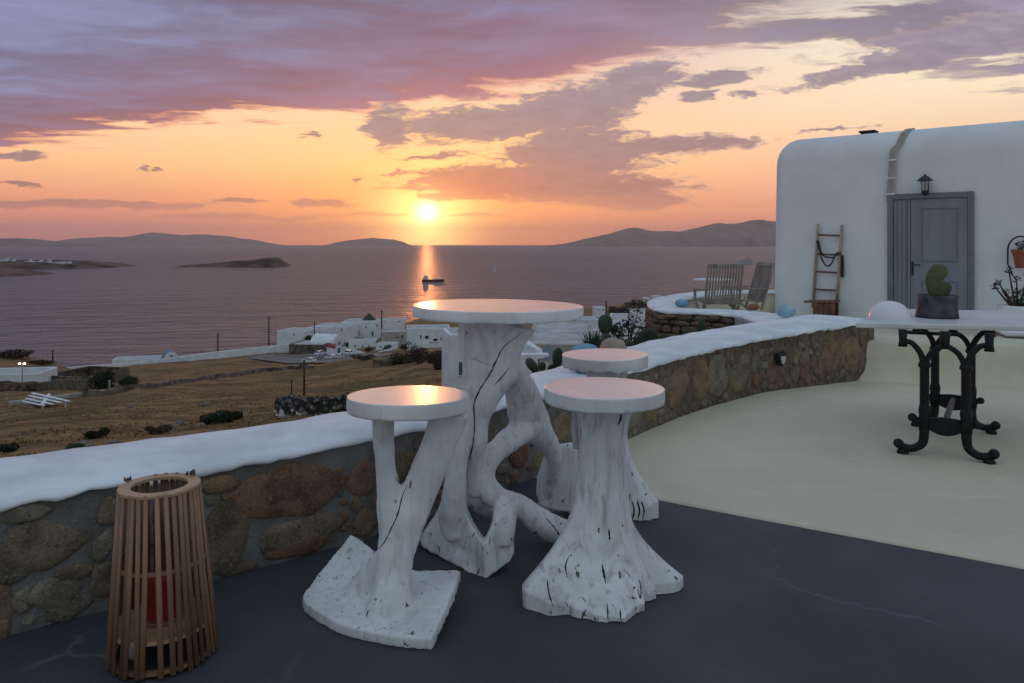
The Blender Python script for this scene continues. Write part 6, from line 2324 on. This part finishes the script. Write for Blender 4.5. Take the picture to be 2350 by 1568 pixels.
def hull(q_, L_, B_, H_, M, sheer=.4):
    rows_ = []
    for f in np.linspace(-1, 1, 13):
        bw = B_ / 2 * (1 - abs(f) ** 3) if f > 0 else B_ / 2 * (1 - .35 * abs(f) ** 4)
        zt_ = H_ * (1 + sheer * max(0, f) ** 2)
        x = f * L_ / 2
        rows_.append([M @ Vector((x * .96, -bw * .75, -1.0)), M @ Vector((x, -bw, zt_)), M @ Vector((x, bw, zt_)), M @ Vector((x * .96, bw * .75, -1.0))])
    q_.grid(rows_)
    q_.f += [(len(q_.v) - 52 + i for i in (3, 2, 1, 0)), (len(q_.v) - 4 + i for i in range(4))]
    q_.f = [tuple(f) for f in q_.f]
    q_.add([r_[1] for r_ in rows_] + [r_[2] for r_ in rows_], [(i, i + 1, 13 + i + 1, 13 + i) for i in range(12)])


d = 46.3 * F / (647 - HY)
c_ = P(994, 647, d)
c_.z = SEA
ship = empty('cargo_boat', c_.to_tuple(), 'small dark red cargo boat on the bay below the sun', 'boat')
M = Matrix.Translation(c_)
k_ = d / F
s = MB()
hull(s, 52 * k_, 6.5, 2.6, M)
s.build('hull', M_hull, ship, smooth=False)
MB().box(c_ + Vector((-17 * k_, 0, 4.4)), (11 * k_, 5, 4.2)).build('wheelhouse', M_hullw, ship, bevel=.1)
MB().box(c_ + Vector((-17 * k_, 0, 7.2)), (7 * k_, 4, 1.8)).build('bridge', M_hullw, ship, bevel=.1)
MB().box(c_ + Vector((9 * k_, 0, 3.4)), (16 * k_, 4.4, 1.6)).build('hatch_cover', M_hullw, ship, bevel=.1)
for a, hh in ((-19, 11), (-2, 8.5), (4, 9)):
    MB().tube([c_ + Vector((a * k_, 0, 2)), c_ + Vector((a * k_, 0, hh))], .2, 6).build('mast', M_hull, ship)
d = 46.3 * F / (627 - HY)
c_ = P(1138, 627, d)
c_.z = SEA
yb_ = empty('sail_boat', c_.to_tuple(), 'little pale sailing boat out on the open bay', 'boat')
k_ = d / F
s = MB()
hull(s, 14 * k_, 3.4, 1.3, Matrix.Translation(c_))
s.build('hull', M_hullw, yb_)
MB().tube([c_ + Vector((0, 0, 1)), c_ + Vector((0, 0, 21 * k_))], .12, 6).build('mast', M_hullw, yb_)
s = MB()
s.extrude([c_ + Vector((-.2, 0, 1.8)), c_ + Vector((-6 * k_, .3, 1.9)), c_ + Vector((-.2, 0, 20 * k_))], (0, .06, 0))
s.build('sail', M_hullw, yb_)
d = 46.3 * F / (606 - HY)
c_ = P(1706, 606, d)
c_.z = SEA
k_ = d / F
fy = empty('ferry', c_.to_tuple(), 'white passenger ferry on the sea beside the white house', 'ship')
s = MB()
hull(s, 48 * k_, 12, 4.2, Matrix.Translation(c_) @ Matrix.Rotation(math.pi, 4, 'Z'))
s.build('hull', M_hullw, fy)
for i, (a, w_, z) in enumerate(((2, 38, 5.6), (4, 33, 8.0), (5, 27, 10.2))):
    dk = MB().box(c_ + Vector((a * k_, 0, z)), (w_ * k_, 9 - i, 2.0)).build('deck_house', M_hullw, fy, bevel=.15)
    MB().box(c_ + Vector((a * k_, 0, z + .2)), (w_ * k_ * .94, 9.1 - i, .8)).build('window_band', M_pane, dk)
MB().lathe(c_ + Vector((12 * k_, 0, 11)), [(1.6, 0), (1.3, 4.0), (.9, 4.0)], 14).build('funnel', M_bluedome, fy)
MB().tube([c_ + Vector((-8 * k_, 0, 11)), c_ + Vector((-8 * k_, 0, 17))], .25, 6).build('mast', M_hullw, fy)

# ---------------------------------------------------------------- sea haze
HAZE = 4.2e-5
hz = MB()
hz.box((0, 12500, 310), (84000, 35000, 720.4))
hm = bpy.data.materials.new('haze_air')
hm.use_nodes = True
q = NT(hm.node_tree)
q.n.remove(q.n['Principled BSDF'])
pv = q.node('ShaderNodeVolumePrincipled')
pv.inputs['Color'].default_value = (.93, .90, .90, 1)
pv.inputs['Density'].default_value = HAZE
pv.inputs['Anisotropy'].default_value = .5
q.l.new(pv.outputs[0], q.n['Material Output'].inputs['Volume'])
tag(hz.build('haze', hm), 'pale sea haze over the bay', 'haze', kind='stuff')
